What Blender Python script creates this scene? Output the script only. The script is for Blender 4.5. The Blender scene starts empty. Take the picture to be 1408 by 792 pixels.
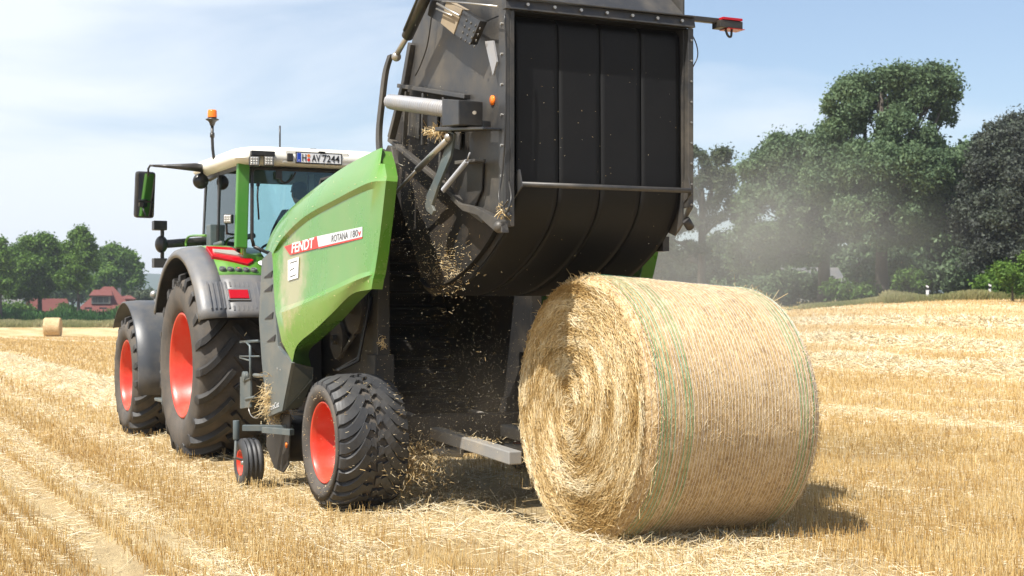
import bpy, math, random
import numpy as np
from mathutils import Vector, Matrix, noise as mn
R = math.radians
PI = math.pi
random.seed(7)
rng = np.random.default_rng(11)
scene = bpy.context.scene
col = scene.collection

# ------------------------------------------------------------------ camera, sky, sun, exposure
HEAD = R(26)                       # the machine's heading, turned left of the view axis
SN, CS = math.sin(HEAD), math.cos(HEAD)
EYE = 1.5
HAZE = 0.0004
cd = bpy.data.cameras.new('camera')
cam = bpy.data.objects.new('camera', cd)
col.objects.link(cam)
cam.location = (0, 0, EYE)
cam.rotation_euler = (R(90), 0, 0)
cd.lens = 50; cd.sensor_width = 36; cd.shift_y = 29 / 1408
cd.clip_start = 0.1; cd.clip_end = 6000
cd.dof.use_dof = True; cd.dof.focus_distance = 9.9; cd.dof.aperture_fstop = 5.6
scene.camera = cam

SUN_AZ = math.atan2(-0.73, -0.68)  # horizontal direction towards the sun
SUN_EL = R(57)
world = bpy.data.worlds.new('World'); scene.world = world; world.use_nodes = True
wt = world.node_tree; wn = wt.nodes; wl = wt.links
for n in list(wn): wn.remove(n)
wo = wn.new('ShaderNodeOutputWorld'); wb = wn.new('ShaderNodeBackground')
sky = wn.new('ShaderNodeTexSky'); sky.sky_type = 'NISHITA'; sky.sun_disc = False
sky.sun_elevation = SUN_EL
sky.sun_rotation = math.atan2(math.cos(SUN_AZ), math.sin(SUN_AZ))
sky.air_density = 1.0; sky.dust_density = 0.6; sky.ozone_density = 2.5
wb.inputs['Strength'].default_value = 0.095
tc = wn.new('ShaderNodeTexCoord')
mp = wn.new('ShaderNodeMapping'); mp.inputs['Scale'].default_value = (1.1, 1.6, 5.5); mp.inputs['Location'].default_value = (0.3, 0.0, 0.35)
mp.inputs['Rotation'].default_value = (0, R(12), 0)
wl.new(tc.outputs['Generated'], mp.inputs['Vector'])
cn = wn.new('ShaderNodeTexNoise'); cn.inputs['Scale'].default_value = 2.1; cn.inputs['Detail'].default_value = 9; cn.inputs['Roughness'].default_value = 0.52; cn.inputs['Distortion'].default_value = 0.5
wl.new(mp.outputs[0], cn.inputs['Vector'])
sp = wn.new('ShaderNodeSeparateXYZ'); wl.new(tc.outputs['Generated'], sp.inputs[0])
ad = wn.new('ShaderNodeMath'); ad.operation = 'MULTIPLY_ADD'; ad.inputs[1].default_value = -0.52   # the veil is thicker to the left
wl.new(sp.outputs[0], ad.inputs[0]); wl.new(cn.outputs[0], ad.inputs[2])
cr = wn.new('ShaderNodeMapRange'); cr.inputs[1].default_value = 0.42; cr.inputs[2].default_value = 0.68; cr.inputs[3].default_value = 0.10; cr.inputs[4].default_value = 0.95
wl.new(ad.outputs[0], cr.inputs[0])
mx = wn.new('ShaderNodeMix'); mx.data_type = 'RGBA'
mx.inputs['B'].default_value = (6.6, 7.05, 7.6, 1)
wl.new(cr.outputs[0], mx.inputs['Factor']); wl.new(sky.outputs[0], mx.inputs['A'])
wl.new(mx.outputs['Result'], wb.inputs['Color']); wl.new(wb.outputs[0], wo.inputs['Surface'])

sd = bpy.data.lights.new('sun', 'SUN'); sd.energy = 5.0; sd.angle = R(0.53); sd.color = (1.0, 0.955, 0.88)
sun = bpy.data.objects.new('sun', sd); col.objects.link(sun)
sv = Vector((math.cos(SUN_AZ) * math.cos(SUN_EL), math.sin(SUN_AZ) * math.cos(SUN_EL), math.sin(SUN_EL)))
sun.rotation_euler = sv.to_track_quat('Z', 'Y').to_euler()
sun.location = (-20, -20, 40)
scene.view_settings.view_transform = 'Standard'; scene.view_settings.look = 'None'
scene.view_settings.exposure = 0.68; scene.view_settings.gamma = 1.0
scene.view_settings.use_curve_mapping = False
scene.render.engine = 'CYCLES'
scene.cycles.max_bounces = 8; scene.cycles.transparent_max_bounces = 16
scene.cycles.volume_step_rate = 2.0

# ------------------------------------------------------------------ coordinate helpers
def w2(v, u):                      # field coordinates (across, along the machine's travel) -> world x, y
    return (CS * v - SN * u, SN * v + CS * u)
def pick(px, py, v=None, u=None):  # a point of the photo on a given upright plane of the machine -> field coords
    a = (px - 704) / 1955.0; b = (425 - py) / 1955.0
    Z = v / (CS * a + SN) if v is not None else u / (-SN * a + CS)
    X = a * Z
    return (CS * X + SN * Z, -SN * X + CS * Z, EYE + b * Z)
RB = (4.57, 10.15); RT = (4.52, 14.43)
def B(px, py, x=None, y=None):
    p = pick(px, py, v=None if x is None else x + RB[0], u=None if y is None else y + RB[1])
    return (p[0] - RB[0], p[1] - RB[1], p[2])
def T(px, py, x=None, y=None):
    p = pick(px, py, v=None if x is None else x + RT[0], u=None if y is None else y + RT[1])
    return (p[0] - RT[0], p[1] - RT[1], p[2])

def sst(a, b, x):
    t = np.clip((x - a) / (b - a), 0, 1); return t * t * (3 - 2 * t)
def terrain(X, Y):
    X = np.asarray(X, float); Y = np.asarray(Y, float)
    h = 2.05 * sst(28, 84, Y) * sst(-2, 26, X) + 0.7 * sst(90, 150, Y) * sst(10, 40, X)
    h = h - 0.75 * sst(45, 118, Y) * sst(5, -25, X) + 0.5 * sst(118, 175, Y) * sst(5, -25, X)
    v = CS * X + SN * Y; u = -SN * X + CS * Y
    # windrows and wheel tracks
    near = sst(8.6, 12.5, u)
    h = h + 0.17 * np.exp(-((v - 4.55) / 0.62) ** 2) * sst(12.4, 14.2, u) * (0.75 + 0.35 * np.sin(u * 1.9) * np.sin(u * 0.63 + 1))
    for k in (22.8, 31.9, 41.0, 50.0, 59.0):
        h = h + (0.28 if k < 30 else .20) * (1 - sst(38, 60, u)) * np.exp(-((v - k - 0.25 * np.sin(u * .21)) / 0.75) ** 2) * (0.8 + 0.25 * np.sin(u * 1.3 + k) + 0.15 * np.sin(u * 3.1 + k * 2))
    h = h - 0.035 * np.exp(-((v - 1.57) / 0.14) ** 2)
    return h

# ------------------------------------------------------------------ materials
MATS = {}
def newmat(name):
    m = bpy.data.materials.new(name); m.use_nodes = True
    nt = m.node_tree; b = nt.nodes['Principled BSDF']
    MATS[name] = m
    return m, nt, b
def N(nt, t, **k):
    n = nt.nodes.new(t)
    for a, v in k.items():
        if a in ('loc',): continue
        if hasattr(n, a): setattr(n, a, v)
        else: n.inputs[a.replace('_', ' ')].default_value = v
    return n
def ramp(nt, src, stops):
    r = nt.nodes.new('ShaderNodeValToRGB')
    e = r.color_ramp.elements
    e[0].position = stops[0][0]; e[0].color = (*stops[0][1], 1)
    e[1].position = stops[-1][0]; e[1].color = (*stops[-1][1], 1)
    for p, c in stops[1:-1]:
        x = e.new(p); x.color = (*c, 1)
    nt.links.new(src, r.inputs[0])
    return r
def paint(name, colr, rough=0.4, metal=0.0, dust=0.25, dustcol=(0.42, 0.33, 0.21), scale=3.0, bump=0.02, coat=0.0, spec=0.5, speck=0.5):
    m, nt, b = newmat(name); L = nt.links
    tc = N(nt, 'ShaderNodeTexCoord')
    n1 = N(nt, 'ShaderNodeTexNoise', Scale=scale, Detail=8, Roughness=0.65); L.new(tc.outputs['Object'], n1.inputs['Vector'])
    n2 = N(nt, 'ShaderNodeTexNoise', Scale=scale * 22, Detail=3, Roughness=0.7); L.new(tc.outputs['Object'], n2.inputs['Vector'])
    r1 = N(nt, 'ShaderNodeMapRange'); r1.inputs[1].default_value = 0.42; r1.inputs[2].default_value = 0.78; r1.inputs[4].default_value = dust
    L.new(n1.outputs[0], r1.inputs[0])
    r2 = N(nt, 'ShaderNodeMapRange'); r2.inputs[1].default_value = 0.62; r2.inputs[2].default_value = 0.75; r2.inputs[4].default_value = dust * speck
    L.new(n2.outputs[0], r2.inputs[0])
    a = N(nt, 'ShaderNodeMath', operation='ADD'); a.use_clamp = True; L.new(r1.outputs[0], a.inputs[0]); L.new(r2.outputs[0], a.inputs[1])
    mx = N(nt, 'ShaderNodeMix', data_type='RGBA')
    mx.inputs['A'].default_value = (*colr, 1); mx.inputs['B'].default_value = (*dustcol, 1)
    L.new(a.outputs[0], mx.inputs['Factor']); L.new(mx.outputs['Result'], b.inputs['Base Color'])
    rr = N(nt, 'ShaderNodeMapRange'); rr.inputs[3].default_value = rough; rr.inputs[4].default_value = min(1, rough + 0.45)
    L.new(a.outputs[0], rr.inputs[0]); L.new(rr.outputs[0], b.inputs['Roughness'])
    b.inputs['Metallic'].default_value = metal; b.inputs['Coat Weight'].default_value = coat; b.inputs['Coat Roughness'].default_value = 0.12
    b.inputs['Specular IOR Level'].default_value = spec
    if bump:
        bp = N(nt, 'ShaderNodeBump', Strength=bump * 8, Distance=0.004); L.new(n2.outputs[0], bp.inputs['Height']); L.new(bp.outputs[0], b.inputs['Normal'])
    return m
def plain(name, colr, rough=0.5, metal=0.0, alpha=None):
    m, nt, b = newmat(name)
    b.inputs['Base Color'].default_value = (*colr, 1); b.inputs['Roughness'].default_value = rough; b.inputs['Metallic'].default_value = metal
    return m
M_green = paint('green_paint', (0.088, 0.262, 0.026), 0.26, dust=0.25, coat=0.35, scale=1.6, bump=0.0, speck=0.3)
M_cowl = M_green.copy(); M_cowl.name = 'cowl_green_paint'
nt = M_cowl.node_tree; b = nt.nodes['Principled BSDF']; L = nt.links
src = b.inputs['Base Color'].links[0].from_socket
tc = N(nt, 'ShaderNodeTexCoord')
vs = N(nt, 'ShaderNodeVectorMath', operation='SUBTRACT'); vs.inputs[1].default_value = (-1.13, 0.95, 1.74); L.new(tc.outputs['Object'], vs.inputs[0])
vm = N(nt, 'ShaderNodeVectorMath', operation='MULTIPLY'); vm.inputs[1].default_value = (1.0, 2.5, 2.3); L.new(vs.outputs[0], vm.inputs[0])
vl = N(nt, 'ShaderNodeVectorMath', operation='LENGTH'); L.new(vm.outputs[0], vl.inputs[0])
nz = N(nt, 'ShaderNodeTexNoise', Scale=7.0, Detail=8, Roughness=0.7); L.new(tc.outputs['Object'], nz.inputs['Vector'])
sm_ = N(nt, 'ShaderNodeMath', operation='MULTIPLY_ADD'); sm_.inputs[1].default_value = 1.5; L.new(nz.outputs[0], sm_.inputs[0]); L.new(vl.outputs['Value'], sm_.inputs[2])
mr = N(nt, 'ShaderNodeMapRange'); mr.inputs[1].default_value = 1.75; mr.inputs[2].default_value = 1.25; mr.inputs[4].default_value = .75; L.new(sm_.outputs[0], mr.inputs[0])
mx2 = N(nt, 'ShaderNodeMix', data_type='RGBA'); mx2.inputs['B'].default_value = (.42, .36, .22, 1); L.new(mr.outputs[0], mx2.inputs['Factor']); L.new(src, mx2.inputs['A'])
L.new(mx2.outputs['Result'], b.inputs['Base Color'])
M_cabg = paint('cab_green_paint', (0.065, 0.24, 0.03), 0.35, dust=0.15, scale=2)
M_greend = paint('green_frame_paint', (0.035, 0.17, 0.035), 0.35, dust=0.15, scale=2)
M_pgrey = paint('grey_plastic', (0.085, 0.108, 0.115), 0.42, dust=0.3, scale=4)
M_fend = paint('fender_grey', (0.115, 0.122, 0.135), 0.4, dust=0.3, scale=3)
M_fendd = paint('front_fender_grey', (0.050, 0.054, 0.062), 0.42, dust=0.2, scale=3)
M_black = paint('black_plastic', (0.014, 0.015, 0.017), 0.35, dust=0.12, scale=5)
M_dark = paint('dark_steel', (0.020, 0.020, 0.021), 0.5, dust=0.28, scale=3, dustcol=(0.20, 0.155, 0.10))
M_gate = paint('dusty_tailgate_steel', (0.046, 0.046, 0.047), 0.42, metal=0.25, dust=0.55, dustcol=(0.25, 0.21, 0.155), scale=2.2)
M_lgrey = paint('sunlit_tone_grey_steel', (0.24, 0.235, 0.225), 0.5, dust=.5, scale=5)  # lightened so the kicker arms look sunlit while standing in the gate's shadow
M_tan = paint('dust_caked_steel', (0.25, 0.20, 0.14), 0.8, dust=.5, scale=4)
M_cheek = paint('chaffy_shade_toned_steel', (0.007, 0.0065, 0.006), 0.7, dust=0.40, dustcol=(0.13, 0.09, 0.05), scale=2.4, speck=1.5)  # near-black base holds the shade of the deep-set cheek; brown part is chaff dust
M_belt = paint('belt_rubber', (0.0042, 0.0045, 0.0055), 0.6, dust=0.02, scale=2.5, dustcol=(0.16, 0.14, 0.11), spec=0.28, speck=2.2)
M_steel = paint('bare_steel', (0.42, 0.41, 0.39), 0.35, metal=0.8, dust=0.3, scale=6)
M_spring = paint('pale_spring_steel', (0.30, 0.31, 0.335), 0.5, metal=0.2, dust=0.35, scale=6)
M_red = paint('red_rim_paint', (0.60, 0.036, 0.015), 0.34, dust=0.22, scale=2.5, coat=0.12)
M_rub = paint('tyre_rubber', (0.020, 0.020, 0.021), 0.58, dust=0.22, dustcol=(0.17, 0.14, 0.105), scale=3.5, bump=0.05, speck=0.8)
M_side = paint('tyre_sidewall', (0.062, 0.055, 0.048), 0.75, dust=0.5, dustcol=(0.19, 0.15, 0.11), scale=5, bump=0.05)
M_rub2 = paint('fine_tyre_rubber', (0.034, 0.035, 0.038), 0.48, dust=0.30, dustcol=(0.17, 0.15, 0.12), scale=4, bump=0.03)
M_cream = paint('cream_roof_paint', (0.80, 0.77, 0.68), 0.35, dust=0.15, scale=3)
M_white = plain('white_film', (0.80, 0.80, 0.80), 0.4)
M_silver = plain('silver_film', (0.62, 0.64, 0.66), 0.35)
M_ink = plain('black_ink', (0.01, 0.01, 0.012), 0.5)
M_gink = plain('grey_ink', (0.10, 0.10, 0.11), 0.5)
M_sink = plain('grey_rubber_letters', (0.02, 0.019, 0.018), 0.7)
M_blue = plain('blue_film', (0.01, 0.06, 0.45), 0.4)
M_decal = plain('red_film', (0.72, 0.03, 0.02), 0.35)
M_lensr = plain('red_lens', (0.42, 0.005, 0.012), 0.12)
M_lenso = plain('orange_lens', (0.95, 0.20, 0.015), 0.15)
M_lensw = paint('clear_lens', (0.55, 0.53, 0.48), 0.15, metal=0.4, dust=0.2, scale=30)
M_cloth = plain('navy_shirt_cloth', (0.012, 0.016, 0.03), 0.85)
M_skin = plain('skin', (0.34, 0.18, 0.12), 0.6)
M_hair = plain('dark_hair', (0.012, 0.01, 0.009), 0.8)
M_seat = plain('seat_fabric', (0.03, 0.032, 0.036), 0.8)
M_orange = plain('orange_sticker_film', (0.85, 0.22, 0.02), 0.5)

m, nt, b = newmat('tinted_glass'); M_glass = m
for n in list(nt.nodes):
    if n.type != 'OUTPUT_MATERIAL': nt.nodes.remove(n)
out = nt.nodes['Material Output']
tr = N(nt, 'ShaderNodeBsdfTransparent'); tr.inputs[0].default_value = (0.78, 0.90, 0.91, 1)
gl = N(nt, 'ShaderNodeBsdfGlossy'); gl.inputs['Roughness'].default_value = 0.02; gl.inputs[0].default_value = (0.9, 1, 1, 1)
fr = N(nt, 'ShaderNodeFresnel'); fr.inputs[0].default_value = 1.5
ms = N(nt, 'ShaderNodeMixShader'); nt.links.new(fr.outputs[0], ms.inputs[0]); nt.links.new(tr.outputs[0], ms.inputs[1]); nt.links.new(gl.outputs[0], ms.inputs[2])
nt.links.new(ms.outputs[0], out.inputs[0])
m, nt, b = newmat('mirror_glass'); M_mirror = m
b.inputs['Metallic'].default_value = 1; b.inputs['Roughness'].default_value = 0.03; b.inputs['Base Color'].default_value = (0.5, 0.52, 0.54, 1)

def straw_mat(name, c0, c1, c2, trans=0.12):
    m, nt, b = newmat(name)
    at = N(nt, 'ShaderNodeAttribute'); at.attribute_name = 'rnd'
    r = ramp(nt, at.outputs['Fac'], [(0.0, c0), (0.5, c1), (1.0, c2)])
    nt.links.new(r.outputs[0], b.inputs['Base Color'])
    b.inputs['Roughness'].default_value = 0.45; b.inputs['Specular IOR Level'].default_value = 0.35
    return m
M_stub = straw_mat('stubble_straw', (0.34, 0.19, 0.055), (0.63, 0.43, 0.165), (0.84, 0.69, 0.40))
M_loose = straw_mat('loose_straw', (0.50, 0.35, 0.15), (0.74, 0.60, 0.35), (0.90, 0.84, 0.68))
M_bstraw = straw_mat('bale_straw', (0.40, 0.25, 0.085), (0.68, 0.50, 0.24), (0.86, 0.75, 0.52))
M_netstraw = straw_mat('wrapped_straw', (0.37, 0.23, 0.085), (0.69, 0.50, 0.245), (0.90, 0.79, 0.56))
def leaf_mat(name, c0, c1, c2):
    m, nt, b = newmat(name)
    at = N(nt, 'ShaderNodeAttribute'); at.attribute_name = 'rnd'
    r = ramp(nt, at.outputs['Fac'], [(0.0, c0), (0.55, c1), (1.0, c2)])
    nt.links.new(r.outputs[0], b.inputs['Base Color']); b.inputs['Roughness'].default_value = 0.6; b.inputs['Specular IOR Level'].default_value = .2
    td = N(nt, 'ShaderNodeBsdfTranslucent'); nt.links.new(r.outputs[0], td.inputs[0])
    ms = N(nt, 'ShaderNodeMixShader'); ms.inputs[0].default_value = 0.25
    nt.links.new(b.outputs[0], ms.inputs[1]); nt.links.new(td.outputs[0], ms.inputs[2]); nt.links.new(ms.outputs[0], nt.nodes['Material Output'].inputs[0])
    return m
M_oak = leaf_mat('oak_leaves', (0.065, 0.108, 0.055), (0.125, 0.185, 0.090), (0.19, 0.265, 0.125))  # bluish, lightened greens put the haze over the far trees into leaf colour
M_leaf = leaf_mat('green_leaves', (0.055, 0.115, 0.018), (0.11, 0.20, 0.030), (0.18, 0.29, 0.05))
M_beech = leaf_mat('copper_beech_leaves', (0.045, 0.050, 0.046), (0.082, 0.100, 0.074), (0.12, 0.17, 0.09))
M_olive = leaf_mat('olive_leaves', (0.050, 0.075, 0.040), (0.085, 0.110, 0.055), (0.13, 0.15, 0.08))
M_bush = leaf_mat('bush_leaves', (0.05, 0.10, 0.02), (0.09, 0.17, 0.03), (0.15, 0.25, 0.05))
M_grass = leaf_mat('verge_grass', (0.14, 0.18, 0.05), (0.32, 0.32, 0.13), (0.50, 0.45, 0.24))
M_corn = leaf_mat('maize_leaves', (0.03, 0.09, 0.02), (0.05, 0.15, 0.03), (0.10, 0.22, 0.05))
M_bark = paint('bark', (0.085, 0.070, 0.055), 0.9, dust=0.4, dustcol=(0.05, 0.045, 0.035), scale=3)

# ground
m, nt, b = newmat('stubble_ground'); M_ground = m; L = nt.links
tc = N(nt, 'ShaderNodeTexCoord')
rot = N(nt, 'ShaderNodeVectorRotate', rotation_type='Z_AXIS'); rot.inputs['Angle'].default_value = -HEAD
L.new(tc.outputs['Object'], rot.inputs['Vector'])
st = N(nt, 'ShaderNodeMapping'); st.inputs['Scale'].default_value = (1.0, 0.16, 1.0); L.new(rot.outputs[0], st.inputs['Vector'])
n1 = N(nt, 'ShaderNodeTexNoise', Scale=3.0, Detail=10, Roughness=0.75); L.new(rot.outputs[0], n1.inputs['Vector'])
n2 = N(nt, 'ShaderNodeTexNoise', Scale=75.0, Detail=4, Roughness=0.8); L.new(tc.outputs['Object'], n2.inputs['Vector'])
n3 = N(nt, 'ShaderNodeTexNoise', Scale=0.55, Detail=5, Roughness=0.6); L.new(st.outputs[0], n3.inputs['Vector'])
n4 = N(nt, 'ShaderNodeTexNoise', Scale=5.0, Detail=6, Roughness=0.75); L.new(st.outputs[0], n4.inputs['Vector'])
ad1 = N(nt, 'ShaderNodeMath', operation='ADD'); L.new(n2.outputs[0], ad1.inputs[0]); L.new(n4.outputs[0], ad1.inputs[1])
hf = N(nt, 'ShaderNodeMath', operation='MULTIPLY'); hf.inputs[1].default_value = 0.5; L.new(ad1.outputs[0], hf.inputs[0])
r1 = ramp(nt, hf.outputs[0], [(0.36, (0.15, 0.095, 0.045)), (0.47, (0.36, 0.24, 0.105)), (0.56, (0.56, 0.40, 0.19)), (0.66, (0.72, 0.58, 0.34))])
r3 = ramp(nt, n3.outputs[0], [(0.40, (0.46, 0.31, 0.13)), (0.60, (0.76, 0.62, 0.38))])
at = N(nt, 'ShaderNodeAttribute'); at.attribute_name = 'pale'
mxa = N(nt, 'ShaderNodeMix', data_type='RGBA'); mxa.inputs['Factor'].default_value = 0.42
L.new(r1.outputs[0], mxa.inputs['A']); L.new(r3.outputs[0], mxa.inputs['B'])
r5 = ramp(nt, hf.outputs[0], [(0.38, (0.40, 0.28, 0.14)), (0.52, (0.66, 0.52, 0.30)), (0.64, (0.80, 0.70, 0.47))])
mxb = N(nt, 'ShaderNodeMix', data_type='RGBA'); L.new(at.outputs['Fac'], mxb.inputs['Factor']); L.new(mxa.outputs['Result'], mxb.inputs['A']); L.new(r5.outputs[0], mxb.inputs['B'])
L.new(mxb.outputs['Result'], b.inputs['Base Color']); b.inputs['Roughness'].default_value = 0.9; b.inputs['Specular IOR Level'].default_value = 0.2
bp = N(nt, 'ShaderNodeBump', Strength=1.0, Distance=0.05); L.new(hf.outputs[0], bp.inputs['Height']); L.new(bp.outputs[0], b.inputs['Normal'])

# ------------------------------------------------------------------ mesh helpers
def tag(o, label=None, cat=None, group=None, kind=None):
    if label: o['label'] = label
    if cat: o['category'] = cat
    if group: o['group'] = group
    if kind: o['kind'] = kind
    return o
def thing(name, label, cat, loc=(0, 0, 0), rz=0, group=None):
    o = bpy.data.objects.new(name, None); col.objects.link(o)
    o.location = loc; o.rotation_euler = (0, 0, rz); o.empty_display_size = 0.3
    return tag(o, label, cat, group)
def sub(name, parent, loc=(0, 0, 0), rz=0):
    o = bpy.data.objects.new(name, None); col.objects.link(o); o.parent = parent
    o.location = loc; o.rotation_euler = (0, 0, rz); return o
class MB:
    def __init__(s): s.v = []; s.f = []; s.sm = []; s.mi = []
    def add(s, vs, fs, smooth=False, mi=0):
        k = len(s.v); s.v.extend([tuple(p) for p in vs])
        for f in fs: s.f.append([i + k for i in f]); s.sm.append(smooth); s.mi.append(mi)
        return s
    def box(s, a, b, rot=None, mi=0):
        (x0, y0, z0), (x1, y1, z1) = a, b
        vs = [Vector(p) for p in ((x0, y0, z0), (x1, y0, z0), (x1, y1, z0), (x0, y1, z0), (x0, y0, z1), (x1, y0, z1), (x1, y1, z1), (x0, y1, z1))]
        if rot is not None:
            c = sum(vs, Vector()) / 8
            vs = [c + rot @ (p - c) for p in vs]
        return s.add(vs, [(0, 3, 2, 1), (4, 5, 6, 7), (0, 1, 5, 4), (1, 2, 6, 5), (2, 3, 7, 6), (3, 0, 4, 7)], False, mi)
    def bar(s, p, q, w, h, up=(0, 0, 1), mi=0):
        p, q = Vector(p), Vector(q); d = (q - p).normalized(); r = d.cross(Vector(up))
        if r.length < 1e-4: r = d.cross(Vector((0, 1, 0)))
        r.normalize(); t = r.cross(d)
        vs = []
        for c in (p, q):
            for a, bb in ((-1, -1), (1, -1), (1, 1), (-1, 1)): vs.append(c + r * a * w / 2 + t * bb * h / 2)
        return s.add(vs, [(0, 1, 2, 3), (7, 6, 5, 4), (0, 4, 5, 1), (1, 5, 6, 2), (2, 6, 7, 3), (3, 7, 4, 0)], False, mi)
    def tube(s, pts, r, n=10, caps=True, mi=0, smooth=True):
        pts = [Vector(p) for p in pts]; rs = r if isinstance(r, (list, tuple)) else [r] * len(pts)
        rings = []; prev = None
        for i, p in enumerate(pts):
            d = (pts[min(i + 1, len(pts) - 1)] - pts[max(i - 1, 0)]).normalized()
            if prev is None:
                a = d.cross(Vector((0, 0, 1)));
                if a.length < 1e-3: a = d.cross(Vector((0, 1, 0)))
            else: a = prev - d * prev.dot(d)
            a.normalize(); prev = a; bb = d.cross(a)
            rings.append([p + (a * math.cos(2 * PI * k / n) + bb * math.sin(2 * PI * k / n)) * rs[i] for k in range(n)])
        vs = [q for g in rings for q in g]
        fs = [(i * n + k, i * n + (k + 1) % n, (i + 1) * n + (k + 1) % n, (i + 1) * n + k) for i in range(len(pts) - 1) for k in range(n)]
        s.add(vs, fs, smooth, mi)
        if caps:
            s.add(rings[0], [list(range(n))[::-1]], False, mi); s.add(rings[-1], [list(range(n))], False, mi)
        return s
    def lathe(s, prof, n=64, axis='x', c=(0, 0, 0), mi=0, smooth=True):   # prof: (position along axis, radius)
        vs = []
        for x, r in prof:
            for k in range(n):
                t = 2 * PI * k / n; a, bb = r * math.cos(t), r * math.sin(t)
                p = (x, a, bb) if axis == 'x' else ((a, x, bb) if axis == 'y' else (a, bb, x))
                vs.append((p[0] + c[0], p[1] + c[1], p[2] + c[2]))
        fs = [(i * n + k, i * n + (k + 1) % n, (i + 1) * n + (k + 1) % n, (i + 1) * n + k) for i in range(len(prof) - 1) for k in range(n)]
        return s.add(vs, fs, smooth, mi)
    def prism(s, poly, d, mi=0):    # poly: 3D points on a plane; d: extrusion vector
        n = len(poly); d = Vector(d)
        vs = [Vector(p) for p in poly] + [Vector(p) + d for p in poly]
        return s.add(vs, [list(range(n))[::-1], list(range(n, 2 * n))] + [(i, (i + 1) % n, n + (i + 1) % n, n + i) for i in range(n)], False, mi)
    def loft(s, rows, smooth=True, mi=0, closed=False):
        n = len(rows[0]); vs = [p for r in rows for p in r]
        m_ = n if closed else n - 1
        fs = [(i * n + k, i * n + (k + 1) % n, (i + 1) * n + (k + 1) % n, (i + 1) * n + k) for i in range(len(rows) - 1) for k in range(m_)]
        return s.add(vs, fs, smooth, mi)
    def ball(s, c, r, n=12, sc=(1, 1, 1), mi=0):
        prof = [(math.cos(PI * i / n) * -r, max(1e-4, math.sin(PI * i / n) * r)) for i in range(n + 1)]
        k = len(s.v); s.lathe(prof, n * 2, 'z', (0, 0, 0), mi)
        for i in range(k, len(s.v)):
            p = s.v[i]; s.v[i] = (p[0] * sc[0] + c[0], p[1] * sc[1] + c[1], p[2] * sc[2] + c[2])
        return s
    def build(s, name, mats, parent=None, bevel=0, solid=0, fixn=True, auto=None):
        me = bpy.data.meshes.new(name); me.from_pydata([tuple(p) for p in s.v], [], s.f)
        if not isinstance(mats, (list, tuple)): mats = [mats]
        for mm in mats: me.materials.append(mm)
        me.polygons.foreach_set('use_smooth', s.sm); me.polygons.foreach_set('material_index', s.mi)
        me.update()
        if fixn:
            import bmesh
            bm = bmesh.new(); bm.from_mesh(me); bmesh.ops.remove_doubles(bm, verts=bm.verts, dist=1e-5)
            bmesh.ops.recalc_face_normals(bm, faces=bm.faces); bm.to_mesh(me); bm.free()
        o = bpy.data.objects.new(name, me); col.objects.link(o); o.parent = parent
        if solid:
            md = o.modifiers.new('thick', 'SOLIDIFY'); md.thickness = solid; md.offset = 0
        if bevel:
            md = o.modifiers.new('bevel', 'BEVEL'); md.width = bevel; md.segments = 2; md.limit_method = 'ANGLE'; md.angle_limit = R(35)
            md.harden_normals = False
        return o
def npmesh(name, V, F, mat, rnd=None, parent=None, smooth=False):
    V = np.asarray(V, np.float32); F = np.asarray(F, np.int32)
    me = bpy.data.meshes.new(name); k = F.shape[1]
    me.vertices.add(len(V)); me.vertices.foreach_set('co', V.ravel())
    me.loops.add(F.size); me.loops.foreach_set('vertex_index', F.ravel())
    me.polygons.add(len(F)); me.polygons.foreach_set('loop_start', np.arange(0, F.size, k, dtype=np.int32))
    me.polygons.foreach_set('loop_total', np.full(len(F), k, np.int32))
    if smooth: me.polygons.foreach_set('use_smooth', np.ones(len(F), bool))
    me.update(calc_edges=True); me.validate()
    if rnd is not None:
        a = me.attributes.new('rnd', 'FLOAT', 'POINT'); a.data.foreach_set('value', np.asarray(rnd, np.float32).ravel())
    me.materials.append(mat)
    o = bpy.data.objects.new(name, me); col.objects.link(o); o.parent = parent
    return o
def strands(P, D, Ln, r, bend=None):
    """many three-sided straws: base P, unit direction D, length Ln, radius r -> V, F"""
    n = len(P); D = D / np.linalg.norm(D, axis=1, keepdims=True)
    a = np.cross(D, rng.normal(size=(n, 3))); a /= np.linalg.norm(a, axis=1, keepdims=True); b_ = np.cross(D, a)
    V = np.empty((n, 6, 3))
    for k in range(3):
        t = 2 * PI * k / 3; off = (a * math.cos(t) + b_ * math.sin(t)) * r[:, None]
        V[:, k] = P + off; V[:, k + 3] = P + D * Ln[:, None] + off * 0.8
    base = (np.arange(n) * 6)[:, None]
    F = np.stack([base + np.array(q) for q in ((0, 1, 4, 3), (1, 2, 5, 4), (2, 0, 3, 5))], 1).reshape(-1, 4)
    return V.reshape(-1, 3), F
def text(txt, mat, size, M, parent, name='lettering', ext=0.0008, align='LEFT', shear=0, sx=1.0, bold=0.0):
    cu = bpy.data.curves.new(name, 'FONT'); cu.body = txt; cu.size = size; cu.extrude = ext; cu.align_x = align; cu.shear = shear; cu.offset = bold * size
    tmp = bpy.data.objects.new(name, cu); col.objects.link(tmp)
    dg = bpy.context.evaluated_depsgraph_get(); me = bpy.data.meshes.new_from_object(tmp.evaluated_get(dg))
    bpy.data.objects.remove(tmp, do_unlink=True); bpy.data.curves.remove(cu)
    me.transform(M @ Matrix.Diagonal((sx, 1, 1, 1)))
    me.materials.clear(); me.materials.append(mat)
    o = bpy.data.objects.new(name, me); col.objects.link(o); o.parent = parent
    return o
def frame(o, ex, ey, ez=None):
    ex = Vector(ex).normalized(); ey = Vector(ey); ey = (ey - ex * ey.dot(ex)).normalized(); ez = ex.cross(ey)
    return Matrix(((ex.x, ey.x, ez.x, o[0]), (ex.y, ey.y, ez.y, o[1]), (ex.z, ey.z, ez.z, o[2]), (0, 0, 0, 1)))

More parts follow.
